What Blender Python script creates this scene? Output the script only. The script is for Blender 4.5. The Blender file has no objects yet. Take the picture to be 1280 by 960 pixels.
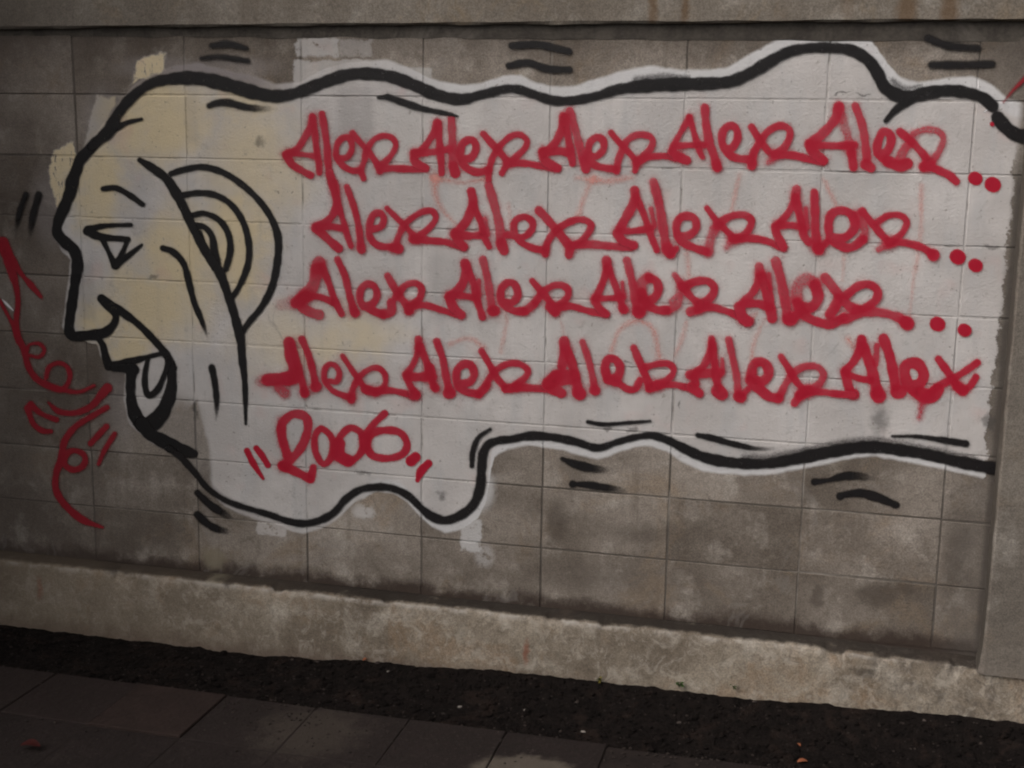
import bpy, bmesh, math, random
import numpy as np
from mathutils import Matrix, Vector, noise as mnoise

S = bpy.context.scene
C = S.collection
random.seed(7)

# ------------------------------------------------------------------ camera
CAM = (1589.07, 2.43923, -3.79270, 1.46029, 1.38492, -0.01625, 0.24719)   # focal (px of 1280), place, angles
def _rot(rx, ry, rz):
    c, s = math.cos, math.sin
    X = np.array([[1, 0, 0], [0, c(rx), -s(rx)], [0, s(rx), c(rx)]])
    Y = np.array([[c(ry), 0, s(ry)], [0, 1, 0], [-s(ry), 0, c(ry)]])
    Z = np.array([[c(rz), -s(rz), 0], [s(rz), c(rz), 0], [0, 0, 1]])
    return Z @ Y @ X
RM = _rot(*CAM[4:])
cam = bpy.data.objects.new('camera', bpy.data.cameras.new('camera'))
C.objects.link(cam)
cam.data.sensor_width = 36
cam.data.lens = CAM[0] / 1280 * 36
cam.data.clip_end = 500
M = Matrix([list(r) + [0] for r in RM] + [[0, 0, 0, 1]])
M.translation = CAM[1:4]
cam.matrix_world = M
S.camera = cam

# ------------------------------------------------------------------ light
SUN_EL, SUN_AZ = 42, -48           # azimuth from the -Y axis towards +X
W = bpy.data.worlds.new('World'); S.world = W; W.use_nodes = True
wn = W.node_tree.nodes; wl = W.node_tree.links
sky = wn.new('ShaderNodeTexSky'); sky.sky_type = 'NISHITA'; sky.sun_disc = False
sky.sun_elevation = math.radians(SUN_EL); sky.sun_rotation = math.radians(180 - SUN_AZ)
sky.air_density = 1.0; sky.dust_density = 4.0; sky.ozone_density = 0.6
hs = wn.new('ShaderNodeHueSaturation'); hs.inputs['Saturation'].default_value = 0.10
wl.new(sky.outputs[0], hs.inputs['Color'])
wl.new(hs.outputs[0], wn['Background'].inputs['Color'])
wn['Background'].inputs['Strength'].default_value = 0.09
sun = bpy.data.objects.new('sun', bpy.data.lights.new('sun', 'SUN')); C.objects.link(sun)
sun.data.energy = 1.5; sun.data.angle = math.radians(40); sun.data.color = (1.0, 0.90, 0.83)
a, e = math.radians(SUN_AZ), math.radians(SUN_EL)
sd = Vector((math.sin(a) * math.cos(e), -math.cos(a) * math.cos(e), math.sin(e)))
sun.rotation_euler = sd.to_track_quat('Z', 'Y').to_euler()
S.view_settings.view_transform = 'Standard'; S.view_settings.look = 'None'
S.view_settings.gamma = 1; S.view_settings.exposure = 0.25
S.render.engine = 'CYCLES'
S.cycles.transparent_max_bounces = 32
S.cycles.max_bounces = 4; S.cycles.diffuse_bounces = 2; S.cycles.glossy_bounces = 2; S.cycles.adaptive_threshold = 0.025
S.cycles.filter_width = 2.1            # a small compact camera, slightly soft

# ------------------------------------------------------------------ helpers
def on_wall(u, v, y=0.0):
    """photo pixel (1280 wide) -> point of the wall plane, arrays allowed"""
    u = np.asarray(u, float); v = np.asarray(v, float)
    d = np.stack([(u - 640) / CAM[0], -(v - 480) / CAM[0], -np.ones_like(u)], -1) @ RM.T
    t = (y - CAM[2]) / d[..., 1]
    return CAM[1] + t * d[..., 0], CAM[3] + t * d[..., 2]
def on_ground(u, v, z=-0.24):
    d = RM @ np.array([(u - 640) / CAM[0], -(v - 480) / CAM[0], -1.0])
    t = (z - CAM[3]) / d[2]
    return CAM[1] + t * d[0], CAM[2] + t * d[1]

def empty(name, loc=(0, 0, 0)):
    o = bpy.data.objects.new(name, None); C.objects.link(o); o.location = loc
    o.empty_display_size = 0.1
    return o
def tag(o, label=None, cat=None, group=None, kind=None):
    for k, x in (('label', label), ('category', cat), ('group', group), ('kind', kind)):
        if x: o[k] = x
    return o
def link(name, me, mat=None, parent=None):
    o = bpy.data.objects.new(name, me); C.objects.link(o)
    if mat and not me.materials: me.materials.append(mat)
    if parent: o.parent = parent
    return o
def mesh(name, verts, faces, smooth=False):
    me = bpy.data.meshes.new(name); me.from_pydata([tuple(v) for v in verts], [], faces)
    if smooth: me.polygons.foreach_set('use_smooth', [True] * len(me.polygons))
    me.update(); return me

class NT:
    """small wrapper for building node materials"""
    def __init__(s, name):
        s.yp = 0.0
        s.m = bpy.data.materials.new(name); s.m.use_nodes = True
        s.t = s.m.node_tree; s.b = s.t.nodes['Principled BSDF']; s.out = s.t.nodes['Material Output']
        s.b.inputs['Roughness'].default_value = 0.9
        s.b.inputs['Specular IOR Level'].default_value = 0.25
        s.co = s.n('ShaderNodeNewGeometry').outputs['Position']
    def n(s, k, **kw):
        x = s.t.nodes.new(k)
        for a_, b_ in kw.items(): setattr(x, a_, b_)
        return x
    def put(s, sock, v):
        if isinstance(v, bpy.types.NodeSocket): s.t.links.new(v, sock)
        elif v is not None:
            if sock.type == 'RGBA' and len(v) == 3: v = (*v, 1)
            sock.default_value = v
    def math(s, op, a_, b_=None, c_=None, clamp=False):
        x = s.n('ShaderNodeMath', operation=op, use_clamp=clamp)
        s.put(x.inputs[0], a_)
        if b_ is not None: s.put(x.inputs[1], b_)
        if c_ is not None: s.put(x.inputs[2], c_)
        return x.outputs[0]
    def vmath(s, op, a_, b_=None):
        x = s.n('ShaderNodeVectorMath', operation=op)
        s.put(x.inputs[0], a_)
        if b_ is not None: s.put(x.inputs[1], b_)
        return x.outputs[1] if op in ('LENGTH', 'DISTANCE', 'DOT_PRODUCT') else x.outputs[0]
    def noise(s, scale, detail=4, rough=0.55, vec=None, stretch=None, out='Fac', dist=0.0):
        v = vec or s.co
        if stretch: v = s.vmath('MULTIPLY', v, stretch)
        x = s.n('ShaderNodeTexNoise'); s.put(x.inputs['Vector'], v)
        x.inputs['Scale'].default_value = scale; x.inputs['Detail'].default_value = detail
        x.inputs['Roughness'].default_value = rough; x.inputs['Distortion'].default_value = dist
        return x.outputs[out]
    def step(s, v, lo, hi, a_=0.0, b_=1.0):
        x = s.n('ShaderNodeMapRange', interpolation_type='SMOOTHSTEP')
        s.put(x.inputs['Value'], v)
        s.put(x.inputs['From Min'], lo); s.put(x.inputs['From Max'], hi)
        s.put(x.inputs['To Min'], a_); s.put(x.inputs['To Max'], b_)
        return x.outputs[0]
    def mix(s, f, a_, b_, mode='MIX'):
        x = s.n('ShaderNodeMix', data_type='RGBA', blend_type=mode)
        s.put(x.inputs[0], f); s.put(x.inputs[6], a_); s.put(x.inputs[7], b_)
        return x.outputs[2]
    def sep(s, v=None):
        x = s.n('ShaderNodeSeparateXYZ'); s.put(x.inputs[0], v or s.co); return x.outputs
    def curve(s, v, pts, lo, hi):
        """v -> float curve through pts (world units), x range lo..hi"""
        ys = [p[1] for p in pts]; y0, y1 = min(ys) - .01, max(ys) + .01
        x = s.n('ShaderNodeFloatCurve'); cm = x.mapping; cv = cm.curves[0]
        cm.use_clip = False; cm.extend = 'HORIZONTAL'
        pts = sorted((min(1, max(0, (p[0] - lo) / (hi - lo))), (p[1] - y0) / (y1 - y0)) for p in pts)
        cv.points[0].location = pts[0]; cv.points[1].location = pts[-1]
        for p in pts[1:-1]: cv.points.new(*p)
        for p in cv.points: p.handle_type = 'VECTOR'
        cm.update()
        s.put(x.inputs['Value'], s.math('DIVIDE', s.math('SUBTRACT', v, lo), hi - lo))
        return s.math('MULTIPLY_ADD', x.outputs[0], y1 - y0, y0)
    def bump(s, h, strength=0.5, dist=0.003, normal=None):
        x = s.n('ShaderNodeBump'); x.inputs['Strength'].default_value = strength
        x.inputs['Distance'].default_value = dist; s.put(x.inputs['Height'], h)
        if normal: s.put(x.inputs['Normal'], normal)
        return x.outputs[0]
    def blob(s, u, v, ru, rv, vec=None, soft=0.45):
        """soft ellipse round a wall point given by photo pixel, radii in px"""
        x0, z0 = on_wall(u, v, s.yp)
        d = s.vmath('SUBTRACT', vec or s.co, (float(x0), 0, float(z0)))
        d = s.vmath('MULTIPLY', d, (400 / ru, 0, 400 / rv))
        return s.step(s.vmath('LENGTH', d), 1.0 + soft, 1.0 - soft)
    def rect(s, u0, v0, u1, v1, vec=None, soft=2.0):
        xa, za = on_wall(u0, v1); xb, zb = on_wall(u1, v0)
        cx, cz, hx, hz = (xa + xb) / 2, (za + zb) / 2, (xb - xa) / 2, (zb - za) / 2
        o = s.sep(vec or s.co); f = soft / 400
        ax = s.step(s.math('ABSOLUTE', s.math('SUBTRACT', o[0], float(cx))), float(hx) + f, float(hx) - f)
        az = s.step(s.math('ABSOLUTE', s.math('SUBTRACT', o[2], float(cz))), float(hz) + f, float(hz) - f)
        return s.math('MULTIPLY', ax, az)
    def poly(s, pts, vec=None, soft=2.5):
        """convex patch given by photo pixels, in order"""
        w = [np.array([float(q) for q in on_wall(*p)]) for p in pts]; c0 = sum(w) / len(w); r = None
        for a_, b_ in zip(w, w[1:] + w[:1]):
            n_ = np.array([(b_ - a_)[1], -(b_ - a_)[0]]); n_ /= np.hypot(*n_)
            if n_ @ (c0 - a_) < 0: n_ = -n_
            d = s.math('ADD', s.vmath('DOT_PRODUCT', vec or s.co, (float(n_[0]), 0, float(n_[1]))), float(-n_ @ a_))
            r = d if r is None else s.math('MINIMUM', r, d)
        return s.step(r, -soft / 400, soft / 400)
    def maxn(s, l):
        r = l[0]
        for x in l[1:]: r = s.math('MAXIMUM', r, x)
        return r

# ------------------------------------------------------------------ masonry materials
def concrete_colour(t, base, dark, light, warm, rnd=None):
    big = t.noise(2.3, 5, .6); mid = t.noise(9, 6, .65); fine = t.noise(60, 4, .6)
    c = t.mix(t.step(big, .35, .68), dark, base)
    c = t.mix(t.math('MULTIPLY', t.step(mid, .5, .72), .75), c, light)
    c = t.mix(t.math('MULTIPLY', t.step(t.noise(4.3, 6, .7, dist=.6), .52, .68), .6), c, warm)
    c = t.mix(t.math('MULTIPLY', t.step(t.noise(14, 6, .75, dist=1.0), .54, .66), .55), c, dark)
    c = t.mix(.30, c, t.mix(fine, (0.02,) * 3, (1, 1, 1)), 'OVERLAY')
    c = t.mix(.22, c, t.mix(t.step(t.noise(220, 2, .6), .3, .7), (0, 0, 0), (1, 1, 1)), 'OVERLAY')
    return c

TOP = [(96,206),(105,188),(120,164),(135,146),(150,124),(165,107),(185,93),(220,82),(250,80),(282,87),(320,97),(345,106),(370,102),(402,87),(432,77),(460,75),(490,77),
       (520,88),(545,99),(575,106),(602,104),(632,93),(650,94),(665,101),(690,109),(715,108),(745,99),(775,89),(815,82),(852,87),
       (890,86),(910,84),(935,68),(960,56),(985,45),(1010,43),(1040,43),(1088,47),(1100,66),(1112,84),(1125,99),(1145,103),
       (1185,98),(1215,97),(1235,104),(1250,116),(1262,124),(1280,128)]
BOT = [(170,540),(200,562),(233,585),(247,602),(262,615),(280,633),(300,643),(340,655),(360,663),(380,667),(400,661),(420,649),(445,627),(470,615),(495,617),(510,627),(525,645),(540,659),(557,666),(580,661),(600,647),(607,629),(613,587),(617,572),(627,564),(645,560),(662,556),(690,560),(720,567),(747,574),(772,565),(795,559),(815,558),(835,565),(855,578),(877,587),(902,592),(930,594),(960,593),(990,589),(1030,580),(1065,573),(1095,571),(1130,576),(1160,582),(1190,589),(1220,596),(1245,603),(1262,609)]
LEFT = [(185,90),(165,107),(148,124),(134,146),(118,164),(104,184),(92,206),(80,225),(72,258),(66,280),(66,293),(76,312),(88,325),(86,352),(82,380),(78,408),(84,424),
        (122,428),(126,445),(134,462),(156,466),(155,500),(162,530),(185,552),(222,570)]
def wpts(l): return [tuple(float(q) for q in on_wall(*p)) for p in l]

def coat_layers(t, c, joint=False):
    """the white and cream masonry paint the writing stands on"""
    wob = t.noise(11, 4, .6, out='Color')
    vec = t.vmath('ADD', t.co, t.vmath('MULTIPLY', t.vmath('SUBTRACT', wob, (.5, .5, .5)), (.022, 0, .022)))
    wob2 = t.noise(5, 4, .6, out='Color')
    vec2 = t.vmath('ADD', t.co, t.vmath('MULTIPLY', t.vmath('SUBTRACT', wob2, (.5, .5, .5)), (.30, 0, .30)))
    o = t.sep(vec); X, Z = o[0], o[2]
    tp, bt, lf = wpts(TOP), wpts(BOT), [(q[1], q[0]) for q in wpts(LEFT)]
    top = t.curve(X, tp, -.35, 2.95); bot = t.curve(X, bt, -.1, 2.95)
    left = t.curve(Z, lf, .3, 1.75)
    f = .006
    m = t.math('MULTIPLY', t.step(t.math('SUBTRACT', top, Z), -f, f), t.step(t.math('SUBTRACT', Z, bot), -f, f))
    m = t.math('MULTIPLY', m, t.step(t.math('SUBTRACT', X, left), -f, f))
    m = t.math('MULTIPLY', m, t.step(X, 2.93, 2.905))
    # flaking edge at the right
    fl = t.math('ADD', t.math('MULTIPLY', t.math('SUBTRACT', X, 2.90), 14.0), t.noise(26, 5, .7))
    fl = t.step(t.math('ADD', fl, t.step(Z, 1.0, .75, 0, .16)), .66, .74)
    fl = t.math('MULTIPLY', fl, t.step(Z, 1.52, 1.40))
    m = t.math('MULTIPLY', m, t.math('SUBTRACT', 1.0, fl))
    # bare patch in the chin
    bare = t.math('MULTIPLY', t.maxn([t.blob(226, 532, 30, 36, vec), t.poly([(196, 535), (246, 500), (262, 560), (266, 625), (205, 610)], vec, 4)]), .85)
    m = t.math('MULTIPLY', m, t.math('SUBTRACT', 1.0, bare))
    # stray patches outside the outline
    pr = t.noise(30, 4, .7)
    wob3 = t.noise(22, 4, .65, out='Color')
    vec3 = t.vmath('ADD', t.co, t.vmath('MULTIPLY', t.vmath('SUBTRACT', wob3, (.5, .5, .5)), (.045, 0, .045)))
    def rag(x, k=.5): return t.math('MULTIPLY', x, t.step(pr, k - .14, k - .02))
    grey_p = t.maxn([t.poly([(121, 119), (146, 121), (132, 160), (104, 186), (110, 158)], vec3), rag(t.rect(370, 47, 424, 71, vec3), .44), t.math('MULTIPLY', rag(t.rect(425, 50, 466, 72, vec3), .5), .5),
                     t.rect(367, 76, 458, 110, vec3), t.math('MULTIPLY', t.rect(498, 84, 540, 110, vec), .65),
                     rag(t.rect(576, 650, 602, 688, vec3), .48), rag(t.blob(600, 612, 18, 26, vec), .46), rag(t.blob(455, 640, 16, 10, vec), .5),
                     rag(t.rect(322, 655, 358, 668, vec3), .5), t.math('MULTIPLY', rag(t.blob(605, 695, 12, 14, vec), .52), .5),
                     rag(t.rect(980, 30, 996, 36, vec), .4), t.rect(970, 44, 1088, 56, vec)])
    crm_p = t.maxn([rag(t.poly([(163, 106), (172, 76), (184, 69), (207, 66), (206, 86), (186, 96)], vec3), .44), rag(t.poly([(92, 176), (98, 200), (84, 250), (72, 262), (60, 215), (66, 190)], vec3), .36)])
    crm_p = t.math('MULTIPLY', crm_p, t.step(t.noise(90, 3, .7, stretch=(1, 1, .25)), .30, .44))
    m = t.maxn([m, t.math('MULTIPLY', grey_p, .70), crm_p])
    # thin soft primer mist round the left side of the head
    # colours of the coat
    cream = t.maxn([crm_p,
        t.blob(190, 150, 80, 60, vec2, .6), t.blob(120, 230, 40, 60, vec2, .6), t.blob(230, 330, 50, 75, vec2, .6), t.blob(120, 400, 26, 30, vec2, .6),
        t.math('MULTIPLY', t.blob(320, 200, 60, 60, vec2, .7), .75), t.blob(295, 300, 40, 70, vec2, .6), t.blob(180, 380, 60, 50, vec2, .6),
        t.math('MULTIPLY', t.blob(310, 130, 40, 25, vec2, .7), .8),
        t.math('MULTIPLY', t.blob(435, 420, 60, 30, vec2, .7), .7), t.math('MULTIPLY', t.blob(350, 430, 60, 40, vec2, .7), .5), t.blob(160, 430, 34, 26, vec2, .5)])
    cream = t.math('MULTIPLY', cream, t.step(t.noise(7, 3, .6), .25, .5, .55, 1.0))
    white = t.mix(t.step(t.noise(3.1, 4, .6), .35, .65), (.50, .468, .450), (.61, .575, .555))
    white = t.mix(t.step(t.noise(6, 3, .6, stretch=(1.8, 1, .5)), .45, .7, 0, .45), white, (.45, .45, .455))
    col = t.mix(t.math('MULTIPLY', cream, .92), white, (.69, .57, .365))
    col = t.mix(t.math('MULTIPLY', t.step(t.noise(8.5, 2, .5), .58, .74), .22), col, (.60, .36, .33))
    gr = t.maxn([t.rect(423, 108, 466, 220, vec3, 8), t.math('MULTIPLY', t.rect(536, 318, 590, 396, vec3, 10), .9), t.math('MULTIPLY', t.rect(232, 95, 246, 180, vec3, 5), .6),
                 t.math('MULTIPLY', t.rect(798, 125, 850, 190, vec3, 12), .6), t.math('MULTIPLY', t.rect(98, 330, 116, 400, vec3, 6), .9), t.math('MULTIPLY', t.blob(390, 150, 12, 50, vec3, .8), .5), t.math('MULTIPLY', t.blob(345, 560, 30, 12, vec3, .8), .4)])
    col = t.mix(t.math('MULTIPLY', gr, .42), col, (.33, .31, .305))
    col = t.mix(t.math('MULTIPLY', t.rect(468, 122, 600, 205, vec3, 6), .35), col, (.66, .63, .60))
    # crisp white halo sprayed along the contour, dim violet-grey one round the head
    xs = float(on_wall(400, 300)[0])
    dtop = t.math('SUBTRACT', top, Z); dbot = t.math('SUBTRACT', Z, bot); dl = t.math('SUBTRACT', X, left)
    nearm = t.maxn([t.math('MULTIPLY', t.step(dtop, .055, .035), t.step(X, xs, xs + .5)), t.math('MULTIPLY', t.step(dbot, .050, .032), t.step(X, xs, xs + .3))])
    col = t.mix(t.math('MULTIPLY', nearm, .75), col, (.66, .655, .66))
    dim = t.maxn([t.math('MULTIPLY', t.step(dtop, .052, .036), t.step(X, xs, xs - .25)), t.math('MULTIPLY', t.step(dl, .034, .020), t.step(Z, 1.05, 1.12)), t.math('MULTIPLY', t.step(dbot, .05, .034), t.math('MULTIPLY', t.step(X, .75, .55), .5))])
    col = t.mix(t.math('MULTIPLY', t.math('MULTIPLY', dim, .85), t.math('SUBTRACT', 1.0, t.maxn([crm_p, t.math('MULTIPLY', grey_p, .8)]))), col, (.235, .205, .205))
    # vertical roller streaks, grime, small chips
    col = t.mix(t.step(t.noise(30, 4, .6, stretch=(1, 1, .06)), .5, .8, 0, .16), col, (.30, .29, .29))
    col = t.mix(t.step(t.noise(22, 5, .75), .56, .74, 0, .38), col, (.22, .20, .18))
    col = t.mix(t.step(t.noise(6.5, 6, .8, dist=1.5), .60, .72, 0, .42), col, (.20, .18, .165))
    col = t.mix(t.step(t.noise(75, 2, .5), .67, .74, 0, .5), col, (.17, .15, .135))
    chips = t.step(t.noise(48, 3, .6), .66, .71)
    m = t.math('MULTIPLY', m, t.math('SUBTRACT', 1.0, t.math('MULTIPLY', chips, .55)))
    if joint:
        m = t.math('MULTIPLY', m, t.step(t.noise(5, 4, .7), .38, .50, .45, .97))
    return t.mix(m, c, col), m

def smudges(t, c):
    wob = t.noise(30, 3, .6, out='Color')
    v = t.vmath('ADD', t.co, t.vmath('MULTIPLY', t.vmath('SUBTRACT', wob, (.5, .5, .5)), (.05, 0, .05)))
    s_ = t.maxn([t.blob(1100, 523, 9, 16, v, .8), t.blob(192, 347, 8, 3, v), t.blob(1240, 309, 8, 3, v), t.blob(325, 177, 5, 4, v, .8),
                 t.blob(455, 592, 10, 3, v), t.blob(790, 538, 9, 3, v), t.blob(760, 536, 6, 4, v), t.blob(1236, 527, 6, 9, v), t.blob(553, 620, 5, 5, v, .8),
                 t.blob(244, 512, 3, 12, v), t.blob(850, 506, 3, 4, v), t.blob(784, 455, 5, 2, v), t.blob(1080, 118, 10, 1.5, v), t.blob(1053, 117, 8, 1.5, v)])
    return t.mix(t.math('MULTIPLY', s_, .6), c, (.07, .065, .06))

def make_block_mat(mortar=False):
    t = NT('mortar' if mortar else 'concrete_block')
    if mortar:
        c = t.mix(t.noise(12, 4), (.085, .072, .06), (.16, .14, .12))
        c = t.mix(t.step(t.noise(3.4, 4, .6), .50, .64), c, (.25, .22, .19))
        c = t.mix(.3, c, t.mix(t.noise(90, 3), (0, 0, 0), (1, 1, 1)), 'OVERLAY')
    else:
        c = concrete_colour(t, (.36, .315, .272), (.175, .146, .120), (.47, .425, .375), (.27, .205, .145))
        rnd = t.n('ShaderNodeObjectInfo').outputs['Random']
        c = t.mix(1.0, c, t.mix(rnd, (.70, .685, .67), (1.04, 1.04, 1.04)), 'MULTIPLY')
    o = t.sep()
    # dirt along the wall foot and under the beam, with contact shade painted in
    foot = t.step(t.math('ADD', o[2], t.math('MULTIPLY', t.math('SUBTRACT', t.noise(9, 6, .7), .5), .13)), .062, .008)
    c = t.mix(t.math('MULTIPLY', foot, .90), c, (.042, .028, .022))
    wv = t.vmath('ADD', t.co, t.vmath('MULTIPLY', t.vmath('SUBTRACT', t.noise(20, 4, .65, out='Color'), (.5, .5, .5)), (.07, 0, .07)))
    stn = t.maxn([t.blob(1022, 745, 9, 15, wv), t.blob(1100, 742, 22, 15, wv), t.blob(1132, 735, 12, 7, wv), t.blob(697, 655, 14, 26, wv, .8), t.math('MULTIPLY', t.blob(800, 668, 40, 12, wv, .8), .7), t.blob(1195, 690, 14, 50, wv, .8), t.math('MULTIPLY', t.blob(740, 720, 60, 18, wv, .8), .7)])
    c = t.mix(t.math('MULTIPLY', stn, .62), c, (.085, .068, .055))
    c = t.mix(t.math('MULTIPLY', t.blob(268, 697, 15, 14, wv, .5), .75), c, (.25, .215, .155))
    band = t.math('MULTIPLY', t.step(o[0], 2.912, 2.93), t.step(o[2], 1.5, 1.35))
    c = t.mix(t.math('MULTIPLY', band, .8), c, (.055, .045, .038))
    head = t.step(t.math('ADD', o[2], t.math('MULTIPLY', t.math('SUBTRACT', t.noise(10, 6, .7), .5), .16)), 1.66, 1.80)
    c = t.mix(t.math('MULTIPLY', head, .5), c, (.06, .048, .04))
    # grime and painted light fall-off on the left end, damp patch bottom right beside the pillar
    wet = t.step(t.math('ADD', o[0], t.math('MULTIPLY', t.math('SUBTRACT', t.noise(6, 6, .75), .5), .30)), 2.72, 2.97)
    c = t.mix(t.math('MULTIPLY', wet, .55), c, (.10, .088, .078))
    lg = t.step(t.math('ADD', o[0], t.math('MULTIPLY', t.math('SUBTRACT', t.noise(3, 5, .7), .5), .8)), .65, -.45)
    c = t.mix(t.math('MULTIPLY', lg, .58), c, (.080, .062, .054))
    st = t.step(t.noise(24, 4, .6, stretch=(1, 1, .08)), .56, .74)
    c = t.mix(t.math('MULTIPLY', st, .28), c, (.10, .075, .055))
    sp = t.math('MULTIPLY', t.step(t.noise(3.6, 6, .7, dist=1.2), .60, .66), .16)
    c = t.mix(sp, c, (.34, .32, .30))
    # grey primer mist behind the head line
    mist = t.maxn([t.blob(130, 150, 30, 40), t.blob(62, 260, 26, 50), t.blob(200, 85, 60, 14), t.blob(290, 85, 60, 14), t.blob(150, 500, 22, 60, None, .7)])
    c = t.mix(t.math('MULTIPLY', mist, .30), c, (.33, .30, .30))
    c, m = coat_layers(t, c, mortar)
    c = smudges(t, c)
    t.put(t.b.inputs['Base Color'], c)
    t.put(t.b.inputs['Roughness'], t.math('MULTIPLY_ADD', m, -.22, .92))
    h = t.math('ADD', t.math('MULTIPLY', t.noise(18, 6, .6), .9), t.math('MULTIPLY', t.noise(130, 4, .7), .7))
    h = t.math('ADD', h, t.math('MULTIPLY', m, .12))
    t.put(t.b.inputs['Normal'], t.bump(h, .55, .006))
    return t.m
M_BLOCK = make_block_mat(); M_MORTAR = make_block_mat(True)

def make_concrete(name, base, dark, light, warm, kind):
    t = NT(name); o = t.sep()
    c = concrete_colour(t, base, dark, light, warm)
    if kind == 'beam':
        st = t.step(t.noise(13, 4, .6, stretch=(1, 1, .06)), .52, .72)
        c = t.mix(t.math('MULTIPLY', st, .35), c, (.13, .10, .075))
        wob = t.vmath('ADD', t.co, t.vmath('MULTIPLY', t.vmath('SUBTRACT', t.noise(25, 3, .6, out='Color'), (.5, .5, .5)), (.03, 0, .03)))
        rs = t.maxn([t.blob(1133, 12, 10, 26, wob, .6), t.blob(1186, 12, 9, 26, wob, .6), t.blob(817, 6, 5, 28, wob, .7), t.blob(857, 5, 4, 26, wob, .7), t.math('MULTIPLY', t.blob(1060, 5, 7, 24, wob, .8), .6)])
        c = t.mix(t.math('MULTIPLY', rs, .65), c, (.12, .066, .028))
        c = t.mix(t.math('MULTIPLY', t.step(o[0], .9, -.5), .6), c, (.085, .072, .062))  # light fall-off at the left end, put into the beam colour
    if kind == 'plinth':
        t.yp = -.078
        c = t.mix(t.math('MULTIPLY', t.step(t.noise(16, 6, .8, dist=.8), .50, .64), .55), c, light)
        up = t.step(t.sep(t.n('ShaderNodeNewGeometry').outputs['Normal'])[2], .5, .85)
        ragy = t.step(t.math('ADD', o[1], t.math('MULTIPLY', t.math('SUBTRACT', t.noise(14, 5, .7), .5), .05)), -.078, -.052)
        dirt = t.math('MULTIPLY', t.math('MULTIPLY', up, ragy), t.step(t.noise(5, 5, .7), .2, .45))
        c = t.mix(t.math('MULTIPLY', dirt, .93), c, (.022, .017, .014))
        wq = t.vmath('ADD', t.co, t.vmath('MULTIPLY', t.vmath('SUBTRACT', t.noise(22, 4, .7, out='Color'), (.5, .5, .5)), (.05, 0, .05)))
        chp = t.maxn([t.blob(148, 711, 34, 9, wq), t.blob(285, 728, 10, 7, wq), t.blob(375, 735, 10, 4, wq), t.blob(745, 768, 14, 5, wq), t.blob(703, 772, 10, 4, wq), t.blob(1125, 815, 12, 5, wq), t.blob(1180, 822, 26, 8, wq, .8), t.blob(1080, 840, 14, 5, wq, .8)])
        lip = t.math('MULTIPLY', t.step(o[2], -.03, -.008), t.step(t.noise(12, 5, .7), .42, .6))
        c = t.mix(t.math('MULTIPLY', t.math('MULTIPLY', lip, t.math('SUBTRACT', 1.0, up)), .7), c, (.46, .43, .39))
        low = t.step(t.math('ADD', o[2], t.math('MULTIPLY', t.math('SUBTRACT', t.noise(20, 5, .7), .5), .07)), -.165, -.24)
        c = t.mix(t.math('MULTIPLY', low, .65), c, (.12, .085, .065))
        c = t.mix(t.math('MULTIPLY', t.step(o[0], 1.1, -.5), .5), c, (.16, .12, .085))  # plinth painted darker leftwards, where the light falls off
        # one smear of red oxide
        wob = t.vmath('ADD', t.co, t.vmath('MULTIPLY', t.vmath('SUBTRACT', t.noise(40, 3, .6, out='Color'), (.5, .5, .5)), (.03, 0, .03)))
        rs = t.maxn([t.blob(658, 815, 4, 14, wob, .6), t.math('MULTIPLY', t.blob(50, 735, 4, 14, wob, .6), .6)])
        c = t.mix(t.math('MULTIPLY', rs, .6), c, (.22, .06, .03))
        sc = t.math('MULTIPLY', t.step(o[0], 2.3, 2.9), t.step(t.noise(26, 5, .8, dist=1), .50, .58))
        c = t.mix(t.math('MULTIPLY', sc, .5), c, (.085, .07, .06))
        c = t.mix(t.math('MULTIPLY', chp, .75), c, (.060, .046, .036))
        c = t.mix(t.math('MULTIPLY', t.blob(266, 712, 15, 18, wq, .5), .7), c, (.24, .21, .15))
    if kind == 'pillar':
        g = t.step(t.math('ADD', o[2], t.math('MULTIPLY', t.noise(8, 5, .7), .3)), .35, .0)
        c = t.mix(t.math('MULTIPLY', g, .35), c, (.12, .10, .085))
        sd_ = t.math('MULTIPLY', t.step(o[1], -.074, -.066), t.step(o[0], 2.96, 2.95))  # mask of the side face, whose shade is painted darker below
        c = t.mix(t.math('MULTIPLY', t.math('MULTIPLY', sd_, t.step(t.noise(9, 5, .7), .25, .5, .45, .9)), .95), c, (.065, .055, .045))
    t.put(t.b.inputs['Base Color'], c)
    h = t.math('ADD', t.math('MULTIPLY', t.noise(22, 6, .65), 1.0), t.math('MULTIPLY', t.noise(150, 3, .6), .35))
    t.put(t.b.inputs['Normal'], t.bump(h, .7, .008 if kind == 'plinth' else .005))
    return t.m
M_BEAM = make_concrete('beam_concrete', (.25, .222, .188), (.17, .145, .118), (.30, .275, .24), (.22, .165, .105), 'beam')
M_PLINTH = make_concrete('plinth_concrete', (.30, .255, .20), (.155, .125, .095), (.43, .385, .325), (.235, .16, .10), 'plinth')
M_PILLAR = make_concrete('pillar_concrete', (.205, .18, .152), (.145, .125, .105), (.26, .235, .205), (.18, .145, .11), 'pillar')

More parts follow.
